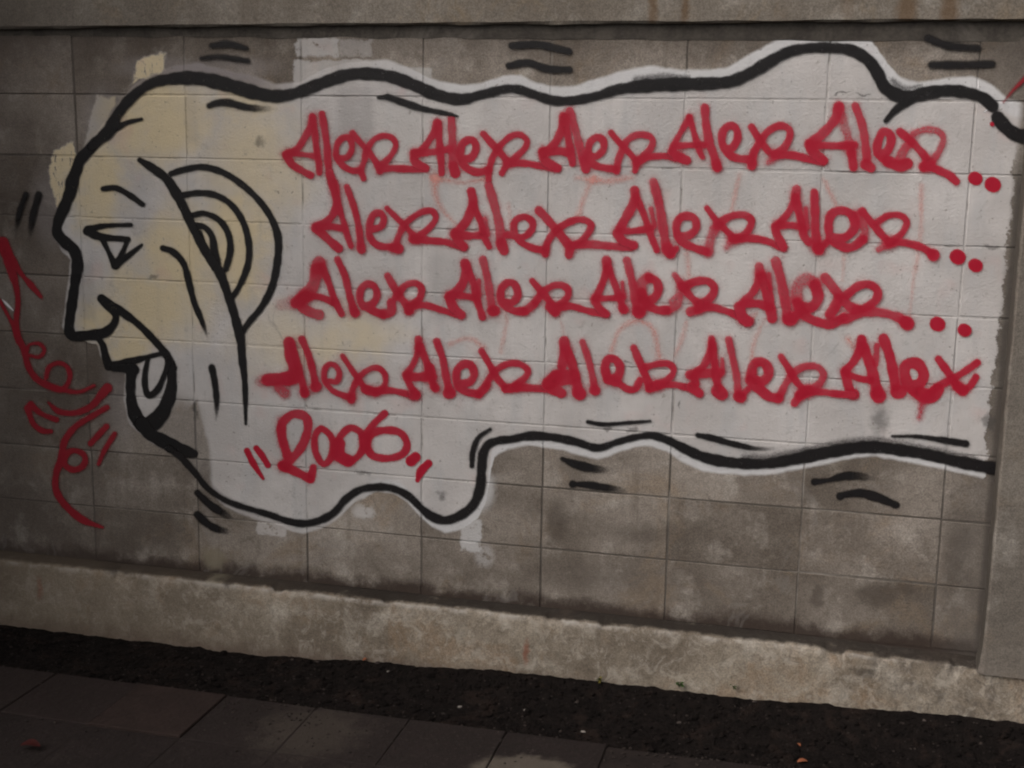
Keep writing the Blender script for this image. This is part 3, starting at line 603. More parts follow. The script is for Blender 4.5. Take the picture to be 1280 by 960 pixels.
# ------------------------------------------------------------------ red writing
R1a, R1b, R1c, R1d = (345,120,.203125), (580,120,.203125), (820,110,.203125), (1000,110,.203125)
R2a, R2b, R2c, R2d = (380,215,.203125), (560,215,.203125), (770,215,.203125), (970,220,.203125)
R3a, R3b, R3c, R3d = (340,310,.203125), (560,310,.203125), (740,310,.203125), (920,310,.25)
R4a, R4b, R4c, R4d, R4e = (320,405,.203125), (500,410,.203125), (680,410,.203125), (860,410,.203125), (1040,405,.1797)
R5 = (290,500,.2109)
WORDS = [
 ('first red word of the top row', Z_(R1a, '21: 225,130 212,190 175,260 130,325 65,362; 22: 62,362 100,420 160,458 213,487; 19: 225,125 240,220 248,310 263,400 268,470; 17~.9: 80,350 150,358 245,370; 21: 285,110 300,200 315,320 322,420 340,535; 19: 385,385 440,375 468,320 455,262 412,258 378,300 372,370 410,425 465,457 515,458; 18: 472,228 520,285 570,342 618,410 640,465; 18: 540,508 525,455 545,395 558,335 600,272 660,245 715,258 738,305 705,370 640,435; 21: 640,447 740,445 850,450 925,448')),
 ('second red word of the top row', Z_(R1a, '21: 990,162 975,220 935,285 890,340 855,352; 24: 853,352 855,405 920,440; 20: 1000,165 1005,260 1015,380 1020,475; 20: 870,352 960,345 1070,325; 24~.8: 1080,140 1085,240 1090,340 1090,430; 27: 1092,430 1105,475') +
   Z_(R1b, '23: 5,385 45,378 75,325 60,275 22,272 -12,305 -20,380 15,440 80,468 150,455; 21: 120,232 170,290 230,355 270,405; 19: 152,520 155,455 180,370 228,300 290,248 345,238 388,272 375,320 325,370 262,430 235,475; 21: 265,412 380,415 480,432 580,448')),
 ('third red word of the top row', Z_(R1b, '23: 610,122 600,200 572,270 530,320 485,342; 26: 485,345 500,400 575,442; 21: 622,130 636,230 655,330 668,415; 23: 500,350 580,338 650,350; 24~.8: 652,90 682,190 710,300 735,390; 26: 738,395 750,450; 22: 775,370 815,370 858,328 855,272 815,255 775,290 768,360 800,420 865,442 930,448; 18: 905,225 960,290 1018,350 1058,405 1052,462; 21~.9: 940,462 948,400 975,330 1010,268 1075,238 1145,250 1162,290 1130,345 1065,405; 20: 1065,408 1140,375 1250,370 1300,385')),
 ('fourth red word of the top row', Z_(R1c, '18: 205,178 165,250 120,330 95,395; 18: 207,180 235,280 265,380 285,425; 19: 110,355 200,352 295,350; 22: 100,395 140,420; 27: 130,420 190,445; 25~.9: 300,120 308,220 328,330 358,420 375,485; 27: 372,470 378,490; 23: 430,372 468,368 502,310 492,248 452,232 412,268 407,335 440,400 500,432 585,438; 21: 588,240 630,308 690,388; 26: 588,480 590,465; 22: 592,450 605,390 645,325 692,265 760,232 815,250 822,300 785,370 730,405; 19^3~.6: 725,430 690,460; 23: 730,412 850,415 950,440 1030,455')),
 ('fifth red word of the top row', Z_(R1d, '28~.9: 238,112 215,190 150,270 65,340; 29: 58,345 85,400 145,445; 25~.62: 245,120 270,220 300,320 318,400; 26: 315,400 328,485; 22: 100,352 230,355 335,350; 25~.85: 340,110 380,220 400,330 410,430; 30: 405,470 435,490; 25: 475,400 530,392 560,330 548,280 510,270 480,330 480,400 540,450; 32: 540,450 610,480 660,465; 26~.75: 610,440 640,380 680,330; 23: 615,268 690,335 760,410 785,455; 21~.72: 700,280 760,258 840,262 880,310 855,390 800,465; 30: 760,485 800,460; 24: 780,480 850,505 915,535 960,575')),
 ('first red word of the second row', Z_(R2a, '23: 160,5 180,80 203,180 190,240 150,295 80,335; 26~.8: 185,70 195,120; 25: 75,345 135,400 215,470; 18: 210,190 240,290 268,390 290,455; 19: 90,340 170,335 245,350; 20: 265,90 310,220 338,340 350,440; 26: 352,465 356,480; 21: 410,355 475,335 492,285 465,252 425,268 403,335 408,400 455,450 540,462; 29: 555,465 585,472; 17: 512,222 580,290 640,350 680,395; 19: 575,465 575,420 603,350 655,290 730,245 790,240 812,285 770,345 690,410; 27: 670,412 700,412; 21: 690,412 780,422 880,432 985,465')),
 ('second red word of the second row', Z_(R2a, '26: 1030,120 1040,190 1000,300 935,375; 26: 930,380 955,430 985,460; 19: 1045,200 1088,310 1112,400 1140,460; 22: 940,385 1020,392 1105,385; 18~.7: 1112,290 1130,380; 27~.8: 1138,85 1172,200 1200,310 1213,420; 29: 1215,440 1232,485') +
   Z_(R2b, '21: 370,385 460,400 515,355 518,305 470,275 415,300 408,370 450,430 530,470 590,480; 25~.9: 560,235 620,300 700,395 745,460 745,510; 21: 600,505 610,440 655,370 740,310 820,292 878,318 868,365 820,425 755,455; 24~.9: 755,450 880,445 1010,455 1125,462')),
 ('third red word of the second row', Z_(R2c, '27: 115,112 112,180 72,260 25,345; 26: 5,378 45,425 110,450; 20: 125,150 170,260 215,390 250,480; 19: 20,360 110,362 215,345; 14~.8: 215,225 238,330; 27~.85: 230,60 262,180 285,300 300,410 315,470; 32: 315,470 335,500; 18: 335,505 372,470; 24: 385,395 450,388 492,345 485,290 440,270 390,288 370,350 400,420 480,465 555,488; 19: 560,222 620,300 690,370 740,415; 28~.7: 570,490 580,420 605,350; 22: 620,330 690,278 780,262 832,295 818,350 770,395 715,410; 20^3~.6: 700,430 680,465; 22: 735,412 830,408 930,425 1030,468')),
 ('fourth red word of the second row', Z_(R2d, '26~.8: 125,80 120,120; 20: 115,140 75,225 15,290; 25: -5,310 5,360 45,435; 23: 120,130 140,220 160,300 172,370 200,405; 21: 15,300 80,302 150,310; 15~.8: 182,200 190,320; 25: 235,100 240,220 243,340 255,440; 32: 255,440 262,450; 19: 270,450 312,405; 26: 335,375 420,378 480,320 470,245 410,212 345,232 322,300 340,380 400,430 465,438 535,390; 24~.7: 500,240 545,330 535,380; 22: 530,215 590,290 650,360 695,405; 20: 620,285 690,243 765,243 803,285 770,355 700,408; 21^2.5~.75: 700,418 630,450; 22: 700,408 800,412 900,440 960,480; 34: 968,485')),
 ('first red word of the third row', Z_(R3a, '38~.75: 290,90 285,120; 36~.8: 280,130 255,230 205,290 ; 32: 210,295 150,335; 26^6~.4: 60,350 120,335 180,330; 30~.8: 190,370 240,395 290,410; 20: 310,110 350,210 388,320 430,405; 20: 200,300 290,300 385,335; 21: 405,70 450,170 478,290 505,385; 26: 510,395 515,400; 22: 565,360 620,342 648,290 630,235 585,222 548,260 548,330 600,375 680,408; 28~.9: 690,405 735,390 735,335; 22~.9: 712,170 770,270 825,345 848,385; 24: 848,370 840,388; 21~.95: 765,300 820,232 880,215 920,245 908,310 850,355; 20: 870,355 950,352 1050,382 1155,412')),
 ('second red word of the third row', Z_(R3b, '26: 105,92 108,160 80,235 25,290; 26: 5,300 35,365 85,412; 21: 118,110 158,220 183,330 213,425; 20: 15,288 80,292 165,305; 14~.8: 190,200 190,290; 24~.8: 215,70 245,190 262,310 275,390; 28: 275,385 290,385; 23: 350,332 400,332 430,285 410,222 365,213 328,260 335,335 400,382 470,388; 25~.85: 480,385 530,345; 20: 518,200 570,260 630,330 665,385; 21: 540,330 585,270 645,232 700,228 738,255 735,300 690,345 640,370; 27: 630,360 660,395; 21: 680,365 760,358 860,385 975,408')),
 ('third red word of the third row', Z_(R3c, '28: 90,75 95,120; 22: 92,140 62,220 25,305; 22: 15,320 45,370 90,405; 20: 100,120 140,220 175,320 190,372; 26: 190,370 198,378; 17: 30,308 110,308 190,300; 12~.8: 187,210 195,300; 24~.85: 215,75 243,190 265,310 280,390; 32: 285,388 292,395; 18: 300,395 340,345; 25: 310,320 375,312 408,260 398,205 350,180 ; 30~.7: 345,180 308,215 305,270; 24: 305,270 330,335 395,378 460,382; 25~.7: 470,380 520,355 535,300 500,330 ; 20~.8: 510,165 560,240; 22: 550,230 620,310 680,352; 24: 555,245 630,208 710,203 752,243 732,300 670,345; 27~.85: 660,370 605,392; 22: 650,380 720,362 830,388 945,440; 28: 930,440 965,450')),
 ('fourth red word of the third row', Z_(R3d, '22~.8: 115,92 118,120; 18: 115,140 88,215 35,270; 24: 15,295 30,340 58,368; 24: 130,140 155,220 170,290 180,350; 19: 40,278 110,278 165,295; 10~.8: 165,130 172,200; 23~.85: 198,65 225,160 245,270 258,350; 26: 260,355 275,358; 20: 285,350 312,322; 25: 320,295 380,292 410,245 395,185; 28~.65: 390,175 350,155 310,185 302,250; 22: 305,270 350,340 420,372 480,378 540,345; 22~.85: 445,145 500,215 550,275 590,305; 24: 470,330 500,280 510,250; 20: 550,235 610,190 670,182 708,215 695,262 640,300 600,305; 22~.85: 550,355 640,320 740,325 810,345 850,370; 30: 850,372 858,378')),
 ('first red word of the bottom row', Z_(R4a, '31: 205,110 215,200 235,280 200,340; 36: 75,342 130,338 230,330; 26^5~.5: 30,350 60,345; 30^3~.7: 140,395 180,425; 21: 225,130 258,250 288,360 300,420; 27: 298,415 302,425; 21: 285,92 325,190 352,290 368,370; 30: 368,385 375,385; 18: 455,350 498,352 515,302 490,255 450,248 425,282 425,340 470,405 545,440 590,448; 20: 590,455 588,470; 17: 535,195 585,270 640,350 690,412; 18: 590,450 602,385 650,312 712,272 765,275 798,320 788,385 742,418; 26: 675,400 735,418; 20: 740,412 830,408 920,425 975,435; 26: 970,438 980,438')),
 ('second red word of the bottom row', Z_(R4b, '23: 115,68 115,120; 19: 115,140 82,220 45,280; 20: 38,290 62,350 100,400; 25: 85,408 102,412; 22: 125,110 165,210 185,290; 26: 200,300 185,240; 18: 200,330 215,365; 24: 212,360 220,370; 25: 65,298 120,300 185,295; 22: 228,82 262,180 283,290 300,370; 30: 300,400 312,400; 24: 380,340 430,330 458,285 438,228 392,222 352,262 355,340 405,388 480,405; 25: 490,405 530,355; 20: 503,140 550,220 598,305 645,360; 20: 535,350 550,310 600,252 670,218 745,222 788,262 765,308 710,348; 26: 650,372 720,365; 22: 740,365 850,370 940,382')),
 ('third red word of the bottom row', Z_(R4c, '29: 125,80 130,120; 26: 130,140 110,230; 36: 75,300 30,340; 30: 20,350 70,380 108,400; 26: 150,150 178,230 200,320 212,390; 36: 210,395 222,405; 42: 75,305 175,300; 21~.85: 238,85 270,180 298,290 312,370; 30: 310,380 318,385; 25: 420,312 458,290 468,235 438,192 395,192 375,238 388,300; 29: 395,315 440,325; 21: 450,330 510,372 560,372 590,320; 23: 553,122 590,210 625,290 652,360; 20: 625,240 700,220 765,218 798,252 778,300 710,345; 27: 650,370 700,350; 20: 700,350 800,348 890,368 950,398')),
 ('fourth red word of the bottom row', Z_(R4d, '22: 145,65 138,140 95,230 55,265; 22: 150,95 160,180 172,290 186,370; 36: 185,385 208,405; 26~.9: 10,285 110,278 195,275; 22: 35,300 50,340; 28: 20,360 70,400; 13~.8: 210,190 215,260; 22~.85: 250,70 275,180 298,290 308,390; 32: 312,420 325,425; 18: 330,415 368,375; 28: 405,310 455,325 495,285 482,225 440,205 400,230 390,295; 29: 380,320 440,375 500,420 555,430; 21: 572,175 620,250 665,325 720,385; 22~.85: 565,415 605,335 655,270 720,235 795,238 832,282 808,340 740,380; 30: 740,385 690,410; 24: 685,415 655,460; 21: 730,390 830,393 930,405 1020,410')),
 ('fifth red word of the bottom row, ending at the pillar', Z_(R4e, '32: 205,105 205,150; 27: 200,170 150,260 90,325; 30: 90,340 105,400 125,470; 32: 130,488 155,490; 34: 215,160 250,240 280,330 300,410 318,480; 44: 315,485 325,500; 22: 105,345 190,378 270,390; 20~.8: 312,150 305,280; 33: 358,100 400,220 428,350 440,430; 42: 455,470 470,470; 36: 545,430 600,420 638,360 605,285 545,272 505,310 520,400 575,465; 42: 610,485 690,505 735,455; 26: 740,245 810,340 865,425; 34: 870,430 910,460; 24: 905,462 960,430 1000,370; 24: 1010,268 920,330 830,385 740,430 650,500; 22^4~.7: 635,530 618,590 608,650')),
]
for k_, (lb, st) in enumerate(WORDS):
    sprayed('painted_word', st, M_RED, wall, lb, dens=.965, mist=.32, mistr=8, soft=2.0, vary=.15)
sprayed('painted_number', Z_(R5, '25~.9: 330,330 298,220 300,140 360,85 430,95 452,150 430,240 390,310 345,355 300,388; 22^4~.5: 285,120 290,220 330,330; 27: 300,390 320,395; 24: 310,395 380,425 460,465; 21: 470,470 482,400; 19: 528,170 492,220 497,310 540,378 580,350 600,270 580,205 528,170; 20: 700,165 640,220 625,300 680,365 750,330 780,260 760,190 700,165; 34: 635,260 630,320; 30: 640,335 690,360; 20: 905,80 850,130 805,190 790,270; 28: 785,220 790,270; 21: 920,178 840,195 802,250 830,325 920,345 1010,320 1038,260 1000,195 920,178'), M_RED, wall, 'red painted year below the rows of words', dens=.96, mist=.26, mistr=7, soft=2.0, vary=.12)
sprayed('painted_quote_mark', Z_(R5, '17: 90,300 130,380 185,465,9; 17: 145,285 180,330 213,385'), M_RED, wall, 'red double tick before the year')
sprayed('painted_quote_mark', Z_(R5, '30: 1062,360 1088,338; 22: 1165,375 1122,420 1100,475,12'), M_RED, wall, 'red double tick after the year')
for u, v, r in ((1219, 222.5, 9), (1241, 230.3, 9), (1197, 320.5, 9.3), (1219, 331, 8.6), (1172, 404.5, 9.2), (1205.5, 412, 8.8)):
    sprayed('painted_dot', [([(u - 1, v, r), (u + 1, v + 1, r)], {})], M_RED, wall, None, step=1.0, mist=.3)
sprayed('painted_dot', [P('1240,155,3')], M_RED, wall, None)
# faded traces of older lettering
PK = ['545,220,7 544,240,5.5 553,262,4.5 575,285,3', '742,222,4 731,245,4 722,272,5.5', '925,218,3.5 918,245,4 914,272,3.5', '1030,225,3.5 1042,250,4 1050,265,3',
      '1152,232,4.5 1150,300,3.5 1142,350,2.8 1137,395,2.2', '858,300,4 861,345,4', '1055,318,3 1053,352,2', '764,438,4.5 775,412,4.5 797,401,5.5 816,412,5 824,445,5',
      '858,403,3.5 852,425,4 844,444,3.5', '562,430,4 585,423,4.5 606,434,4', '634,400,3 626,440,3.5', '955,400,2.5 942,430,4 940,450,4', '540,222,5 580,228,4 610,222,6', '720,222,4 760,226,6 790,222,4',
      '636,255,3 640,300,3', '700,395,2 705,420,2', '946,390,3 940,402,3', '1060,424,6 1068,436,4', '635,360,3 632,395,2.5']
sprayed('faded_paint_trace', [P(x, {'soft': 6.0, 'dens': .46}) for x in PK], M_PINK, wall, 'pale pink traces of older letters between the rows', mist=.08, mistr=7, yy=-.0013)
# the dark red tag on the left and the scribble top right
def rd(s_, lb=None): return sprayed('painted_scribble', [P(x) for x in s_.split('|')], M_DKRED, wall, lb, dens=.84, soft=2.1, mist=.2, mistr=6)
rd('4,303,8 12,330,6.5 20,355,5 23,377,4 21,401,4.5 22,419,5 30,436,5 36,458,4.5 47,474,5 64,483,4.8 83,488,4 100,489.5,3.2 118,482,3.2|6,308,7 14,322,6 28,343,3.6 40,357,4.5 52,371,3|0,375,3 12,397,3 22,417,4|34,438,3 38,430.6,2.8 49.5,429.6,3.2 56,437.5,3.2 49.5,446,3.2 37,444,2.8|58,472,3.4 62,459,3.8 73,453.5,3.8 84,458,3.8 88,469,3.8 84,481,3.6 75,487,3.4 66,484,3', 'dark red looping line down the left edge')
rd('61,503,2.4 74,514,4.2 94,516,4.4 114,508,4.8 125,496,6 134.6,485,7', None)
rd('134,509,4.5 114,521,4.4 94,534,4.8 81,552,5 76.6,574,5.3 71,591,4.8 70,609,5.2 76.6,624,5 90,639,5.6 107,651,5 129,659,2.4|81,575,4.6 86,565.5,4.6 95,563,4.4 105,568,4.4 107,576,4.6 102,584,4.6 92,587,4.8 83,582,4.8 81,575,4.6', 'dark red hook with a small loop')
rd('39,505,4.8 52.5,517,3.8 71,524.5,4.6|35,510,4.8 41.6,528,4.2 52.5,537.7,4.2 64.5,539,3.8')
rd('133.5,533,4.6 114,554,4.6|144,542,3.8 131,563,4.2 123.6,580,2.8')
rd('1254,128,1.4 1266,113,2.2 1281,98,3.6', 'red scribble at the top right end')

# ------------------------------------------------------------------ beam, plinth, pillar
def grid_sheet(nx, nz, fn):
    v = [fn(i / nx, k / nz) for k in range(nz + 1) for i in range(nx + 1)]
    f = [(k * (nx + 1) + i, k * (nx + 1) + i + 1, (k + 1) * (nx + 1) + i + 1, (k + 1) * (nx + 1) + i) for k in range(nz) for i in range(nx)]
    return v, f
def fbm(x, y, z, o=4): return mnoise.fractal((x, y, z), .8, 2.1, o)
# beam: section swept along x, lower edge slightly worn
sec = [(.30, 1.812), (-.012, 1.812), (-.020, 1.818), (-.020, 1.95), (-.020, 2.10), (-.020, 2.40), (-.020, 2.52), (-.010, 2.53), (.30, 2.53)]
nx = 500
v, f = [], []
for i in range(nx + 1):
    x = -2.4 + 6.6 * i / nx
    for k, (y, z) in enumerate(sec):
        n_ = fbm(x * 7, k * 5.3, 1.7) * (.003 if k in (1, 2) else .0012)
        v.append((x, y + (n_ if y < .2 else 0), z + (n_ if k in (1, 2) else 0) - .002 * max(0, 1 - x)*(k in (1, 2))))
for i in range(nx):
    for k in range(len(sec) - 1):
        a_ = i * len(sec) + k; b_ = a_ + len(sec); f.append((a_, a_ + 1, b_ + 1, b_))
beam = link('concrete_beam', mesh('concrete_beam', v, f, False), M_BEAM)
tag(beam, 'rust streaked concrete beam lying along the top of the block wall', 'beam')

# plinth: rough cast footing with chipped lip
def z_base(x): return float(np.interp(x, [-.6, 0, .6, 1.5, 2.3, 3.0, 3.6], [-.238, -.236, -.236, -.19, -.184, -.160, -.155]))
chips = [(0.15, .052, .026), (-.20, .02, .006), (.72, .03, .012), (1.66, .03, .010), (1.82, .02, .008), (2.52, .04, .012), (2.66, .03, .010), (2.9, .05, .012), (1.1, .02, .006), (2.2, .02, .005)]
nx = 900
prof = [(.06, .006, 0), (-.010, .002, .2), (-.035, .000, .4), (-.055, -.001, .7), (-.066, -.004, 1), (-.072, -.012, 1), (-.075, -.03, .8), (-.077, -.06, .8), (-.079, -.10, .8), (-.081, -.14, .8), (-.083, -.18, .8), (-.086, -.22, .9), (-.088, -.30, .9)]
v, f = [], []
for i in range(nx + 1):
    x = -2.2 + 6.2 * i / nx
    cz = 0
    for cx, cw, cd in chips:
        d_ = abs(x - cx) + .012 * mnoise.noise((x * 60, 5, 5))
        if d_ < cw: cz = max(cz, cd * min(1, (cw - d_) / .012) * (.8 + .3 * mnoise.noise((x * 45, 0, 0))))
    cz += max(0, fbm(x * 16, 3, 9)) * .005
    rise = .012 * max(0, min(1, (x - 2.3) / .6)) * -1
    for k, (y, z, am) in enumerate(prof):
        n1 = fbm(x * 5, z * 5, y * 5) * .005 * am + fbm(x * 22, z * 22, 4) * .0035 * am
        if x > 2.35: n1 *= 1 + 1.6 * min(1, (x - 2.35) / .5)
        dz = -cz * (1 if 3 <= k <= 5 else .35 if k in (2, 6) else 0)
        v.append((x, y + n1 + (cz * .5 if 4 <= k <= 6 else 0), z + dz + fbm(x * 14, y * 9, 7) * .003 * am + (rise if k < 8 else 0)))
for i in range(nx):
    for k in range(len(prof) - 1):
        a_ = i * len(prof) + k; b_ = a_ + len(prof); f.append((a_, a_ + 1, b_ + 1, b_))
plinth = link('concrete_plinth', mesh('concrete_plinth', v, f, True), M_PLINTH)
tag(plinth, 'rough pale concrete plinth with chipped lip at the foot of the block wall', 'plinth')

# pillar at the right end
PX = 2.935
v, f = [], []
sec = [(PX + .0, .05), (PX + .0, -.030), (PX + .001, -.069), (PX + .008, -.077), (PX + .10, -.078), (PX + .45, -.078), (PX + .458, -.071), (PX + .459, .05)]
nz = 120
for k in range(nz + 1):
    z = -.03 + (1.845) * k / nz
    for j, (x, y) in enumerate(sec):
        n_ = fbm(x * 6, z * 9, j * 2.0) * .0022
        flare = .012 * max(0, 1 - (z + .03) / .12) ** 2
        v.append((x + (n_ - flare if j < 3 else 0), y + (n_ - flare*.5 if 0 < j < 7 else 0), z))
ns = len(sec)
for k in range(nz):
    for j in range(ns - 1):
        a_ = k * ns + j; f.append((a_, a_ + 1, a_ + ns + 1, a_ + ns))
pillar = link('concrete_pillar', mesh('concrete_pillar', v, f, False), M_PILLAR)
tag(pillar, 'smooth grey concrete pillar at the right end of the block wall', 'pillar')

# ------------------------------------------------------------------ ground
def soil_z(x, y):
    t = min(1, max(0, (-.085 - y) / .30)); zb = z_base(x) - .004
    z = zb * (1 - t) ** 1.5 + (-.247) * (1 - (1 - t) ** 1.5)
    return z + fbm(x * 9, y * 9, 0) * .006 + fbm(x * 38, y * 38, 3, 3) * .0035
nx, ny = 760, 44
v, f = grid_sheet(nx, ny, lambda a_, b_: (lambda x, y: (x, y, soil_z(x, y) if y > -.405 else -.262))(-2.6 + 7.0 * a_, -.43 + .39 * b_))
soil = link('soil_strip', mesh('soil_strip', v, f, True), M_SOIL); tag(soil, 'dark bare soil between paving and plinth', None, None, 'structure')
g = link('ground', mesh('ground', [(-300, -300, -.30), (300, -300, -.30), (300, 300, -.30), (-300, 300, -.30)], [(0, 1, 2, 3)]), M_GROUND)
tag(g, None, None, None, 'structure')
# pavement of square slabs
pav = tag(empty('pavement', (1.3, -1, -.24)), None, None, None, 'structure')
pav.location = (0, 0, 0)
M_JOINT = simple_mat('slab_joint', [(.013, .009, .008), (.021, .015, .013)], 20)
bed = link('joint_bed', mesh('joint_bed', [(-2.6, -4.9, -.2425), (4.4, -4.9, -.2425), (4.4, -.415, -.2425), (-2.6, -.415, -.2425)], [(0, 1, 2, 3)]), M_JOINT, pav)
def slab_mesh():
    w, ch, d = .3 - .0028, .0025, .035
    v, f = [], []
    for z, s_ in ((-d, 0), (-ch, 0), (0, ch)):
        for (x, y) in ((s_, s_), (w - s_, s_), (w - s_, w - s_), (s_, w - s_)): v.append((x, y, z))
    f.append((8, 9, 10, 11))
    for r in (0, 4):
        for k in range(4): n = (k + 1) % 4; f.append((r + k, r + n, r + 4 + n, r + 4 + k))
    return mesh('paving_slab', v, f)
sm = slab_mesh(); sm.materials.append(M_SLAB)
for r in range(15):
    for c_ in range(-8, 11):
        off = 0
        o = link('paving_slab', sm, None, pav)
        x = .1 + .3 * c_ + off; y = -.705 - .3 * r
        near = r < 2
        o.location = (x + random.uniform(-.002, .002), y + .003 + (0.012 * max(0, x - 1) if r < 1 else .0) * 0, -.240 + random.uniform(-.002, .002))
        o.rotation_euler = (random.uniform(-.006, .006), random.uniform(-.006, .006), random.uniform(-.006, .006))
        o.color = (1, 1, 1, 1)
        if (c_, r) == (1, 0): o.location.z = -.233; o.rotation_euler = (-.006, .004, .004); o.color = (1.7, 1.55, 1.45, 1)
        if (c_, r) in ((0, 0), (-1, 0)): o.location.z = -.235; o.rotation_euler = (-.008, .002, 0); o.color = (1.15, 1.1, 1.1, 1)

# gravel and crumbs in the soil strip: real little stones, uncountable
rs = random.Random(3)
def stones(name, n, mat, smin, smax, yr=(-.40, -.10)):
    bm = bmesh.new()
    for _ in range(n):
        x, y = rs.uniform(-1.2, 3.4), rs.uniform(*yr)
        s_ = rs.uniform(smin, smax) * (1 if rs.random() < .85 else 1.7)
        r = bmesh.ops.create_icosphere(bm, subdivisions=1, radius=s_)
        M_ = Matrix.Translation((x, y, soil_z(x, y) + s_ * .15)) @ Matrix.Rotation(rs.uniform(0, 6), 4, 'Z') @ Matrix.Diagonal((rs.uniform(.7, 1.5), 1, rs.uniform(.4, .8), 1))
        for w in r['verts']: w.co = M_ @ (w.co * rs.uniform(.8, 1.2))
    me = bpy.data.meshes.new(name); bm.to_mesh(me); bm.free()
    return link(name, me, mat)
tag(stones('gravel', 1100, M_STONE2, .0013, .0036), 'small dark stones and crumbs scattered over the soil strip', None, None, 'stuff')
tag(stones('soil_crumbs', 3600, M_SOIL, .002, .008), 'dark crumbs of earth lying on the soil strip', None, None, 'stuff')

def slab_crumbs(n):
    bm = bmesh.new()
    for _ in range(n):
        x = rs.uniform(-1.0, 3.2); y = -.395 - abs(rs.gauss(0, .14)); s_ = rs.uniform(.0012, .0045)
        r = bmesh.ops.create_icosphere(bm, subdivisions=1, radius=s_)
        M_ = Matrix.Translation((x, y, -.239)) @ Matrix.Rotation(rs.uniform(0, 6), 4, 'Z') @ Matrix.Diagonal((rs.uniform(.8, 2.2), 1, rs.uniform(.4, .8), 1))
        for w in r['verts']: w.co = M_ @ (w.co * rs.uniform(.75, 1.25))
    me = bpy.data.meshes.new('slab_grit'); bm.to_mesh(me); bm.free()
    return link('slab_grit', me, M_STONE2)
tag(slab_crumbs(1500), 'grit and crumbs washed from the soil onto the paving slabs', None, None, 'stuff')
def soil_at(u, v):
    x, y = on_ground(u, v, -.235)
    for _ in range(6): x, y = on_ground(u, v, soil_z(x, y))
    return x, y, soil_z(x, y)
def pebble(u, v, r, mat, label, cat='pebble', name='pebble', flat=.6, group='loose stones on the soil'):
    x, y, z = soil_at(u, v)
    bm = bmesh.new(); bmesh.ops.create_icosphere(bm, subdivisions=2, radius=r)
    for w in bm.verts:
        n_ = 1 + .25 * mnoise.noise(w.co * (1.3 / r) + Vector((u, v, 0)))
        w.co = Vector((w.co.x * 1.35, w.co.y, w.co.z * flat)) * n_
    me = bpy.data.meshes.new(name); bm.to_mesh(me); bm.free()
    o = link(name, me, mat); o.location = (x, y, z + r * flat * .4); o.rotation_euler = (0, 0, u)
    tag(o, label, cat, group); return o
pebble(721, 878, .0075, M_STONE, 'largest pale pebble on the dark soil near the middle of the strip')
pebble(657, 888, .005, M_PALE, 'small white pebble on the soil just left of the largest one')
pebble(656, 907, .0035, M_STONE, 'tiny grey pebble close to the slab edge left of the middle')
pebble(729, 915, .0055, M_PALE, 'pale pebble on the soil right beside the paving edge')
pebble(849, 905, .006, M_STONE, 'flat grey pebble on the soil below the green weed')
pebble(575, 884, .0055, M_PALE, 'flat whitish chip alone on the soil left of the middle')
pebble(365, 825, .005, M_STONE, 'small pinkish pebble near the plinth, leftmost of its row')
pebble(396, 828, .006, M_STONE, 'second pinkish pebble near the plinth from the left')
pebble(472, 829, .007, M_STONE, 'pinkish stone near the plinth beside the orange leaf')
pebble(485, 840, .004, M_PALE, 'tiny pale chip on the soil below the pinkish stone')
pebble(943, 878, .0055, M_STONE, 'brownish pebble at the plinth foot right of the weeds')
pebble(1155, 905, .005, M_STONE, 'lone pinkish pebble at the far right of the soil')

# leaves and weeds
def leaf_mat(name, c1, c2):
    t = NT(name); t.put(t.b.inputs['Base Color'], t.mix(t.noise(70, 3), c1, c2)); t.b.inputs['Roughness'].default_value = .6
    return t.m
M_OR = leaf_mat('dry_leaf', (.30, .11, .05), (.20, .06, .03)); M_RL = leaf_mat('red_leaf', (.05, .007, .006), (.03, .006, .005))
M_GR = leaf_mat('weed_green', (.028, .062, .014), (.05, .09, .022)); M_YG = leaf_mat('weed_yellow', (.22, .17, .03), (.09, .10, .02))
def leaf_mesh(L, wd, bend=.25, n=6):
    v, f = [], []
    for i in range(n + 1):
        s_ = i / n; w = wd * math.sin(math.pi * (.06 + .9 * s_)) ** .8; z = bend * L * math.sin(math.pi * s_)
        v += [(s_ * L, -w, z + w * .35), (s_ * L, 0, z), (s_ * L, w, z + w * .35)]
    for i in range(n):
        a_ = i * 3; f += [(a_, a_ + 3, a_ + 4, a_ + 1), (a_ + 1, a_ + 4, a_ + 5, a_ + 2)]
    return mesh('leaf', v, f, True)
def loose_leaf(u, v, L, mat, rz, label, on='soil'):
    if on == 'soil': x, y, z = soil_at(u, v)
    else: x, y = on_ground(u, v, -.236); z = -.233
    o = link('fallen_leaf', leaf_mesh(L, L * .28, .12), mat); o.location = (x - L * .5 * math.cos(rz), y - L * .5 * math.sin(rz), z + .004)
    o.rotation_euler = (.1, -.05, rz); tag(o, label, 'leaf')
loose_leaf(1003, 954, .030, M_OR, .3, 'orange fallen leaf on the soil at the bottom right edge of the picture')
loose_leaf(998, 933, .018, M_OR, 2.2, 'small orange leaf scrap just above the bigger orange leaf on the right')
loose_leaf(457, 826, .022, M_OR, 1.0, 'dull orange leaf scrap at the plinth foot left of centre')
loose_leaf(38, 936, .06, M_RL, .1, 'dark red fallen leaf on the paving in the bottom left corner', 'slab')

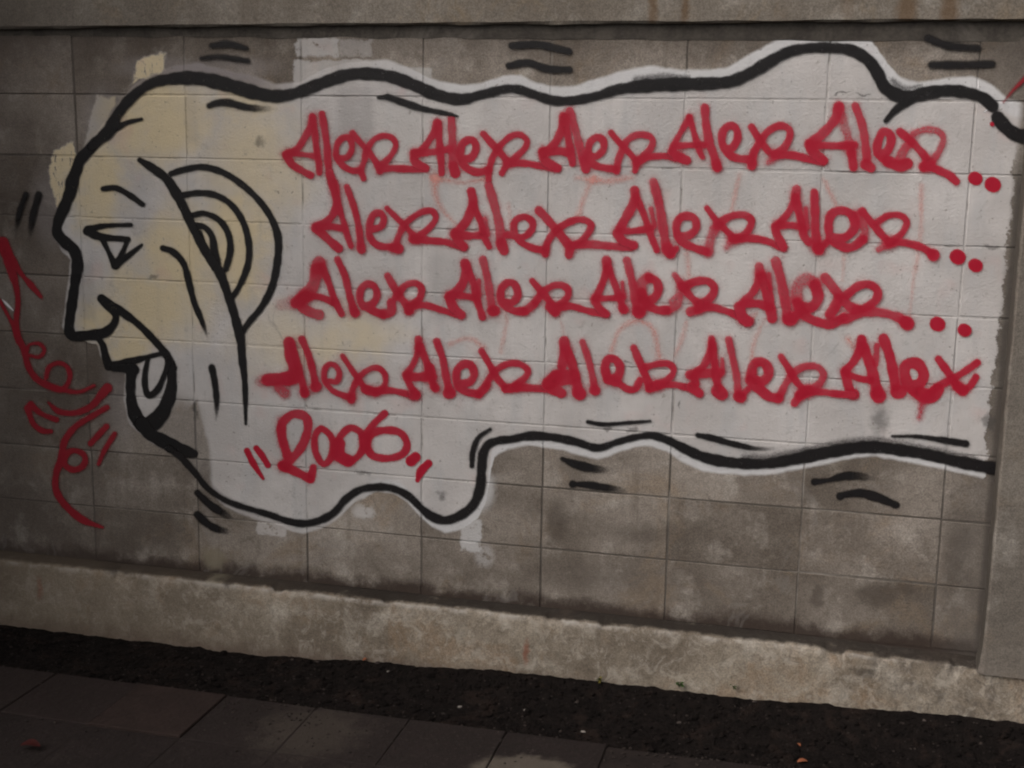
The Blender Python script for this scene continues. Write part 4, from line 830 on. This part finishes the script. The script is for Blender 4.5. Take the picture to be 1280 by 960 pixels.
def weed(u, v, mats, n, L, label, seed):
    r_ = random.Random(seed)
    x, z = on_wall(u, v, -.092); x, z = float(x), float(z)
    root = tag(empty('weed', (x, -.092, z)), label, 'weed', 'weeds at the foot of the plinth')
    st = []
    for k in range(3):
        h = L * r_.uniform(.5, .9); dx, dy = r_.uniform(-.4, .4) * h, r_.uniform(-.5, -.1) * h; st.append((dx, dy, h))
        vv, ff = [], []
        for i in range(5):
            s_ = i / 4
            for q in range(4):
                an = q * math.pi / 2; rr = .0009 * (1 - .5 * s_)
                vv.append((dx * s_ * s_ + rr * math.cos(an), dy * s_ + rr * math.sin(an), h * s_))
        for i in range(4):
            for q in range(4): q2 = (q + 1) % 4; ff.append((i * 4 + q, i * 4 + q2, i * 4 + 4 + q2, i * 4 + 4 + q))
        link('stem', mesh('stem', vv, ff, True), mats[0], root)
    for k in range(n):
        dx, dy, h = st[k % 3]; s_ = r_.uniform(.3, 1)
        Lf = L * r_.uniform(.45, .8)
        o = link('leaf', leaf_mesh(Lf, Lf * .30), mats[k % len(mats)], root)
        o.location = (dx * s_ * s_, dy * s_, h * s_)
        o.rotation_euler = (r_.uniform(-.5, .5), r_.uniform(-.9, .1), r_.uniform(-3.6, .5))
weed(849, 860, [M_GR], 11, .024, 'small dark green weed growing from the plinth foot', 4)
weed(751, 855, [M_YG, M_GR, M_YG], 9, .022, 'yellowing little weed at the plinth foot left of the green one', 9)
weed(917, 862, [M_GR], 5, .016, 'faint tiny weed at the plinth foot right of the green one', 15)
weed(945, 893, [M_GR], 4, .012, 'tiny green sprout on the soil near the brownish pebble', 21)

# unseen wall added on the left, out of the frame, to shade the left end
blocker = link('shade_wall', None or mesh('shade_wall', *(lambda x0, x1, y0, y1, z0, z1: ([(x0, y0, z0), (x1, y0, z0), (x1, y1, z0), (x0, y1, z0), (x0, y0, z1), (x1, y0, z1), (x1, y1, z1), (x0, y1, z1)],
      [(0, 1, 5, 4), (1, 2, 6, 5), (2, 3, 7, 6), (3, 0, 4, 7), (4, 5, 6, 7)]))(-1.9, -1.65, -2.7, -.09, -.3, 4.4)), M_SHADE_WALL)
tag(blocker, 'tall dull rendered wall added out of view on the left to shade the block wall', 'wall')
print('tris', sum(len(o.data.polygons) * 2 for o in bpy.data.objects if o.type == 'MESH'))
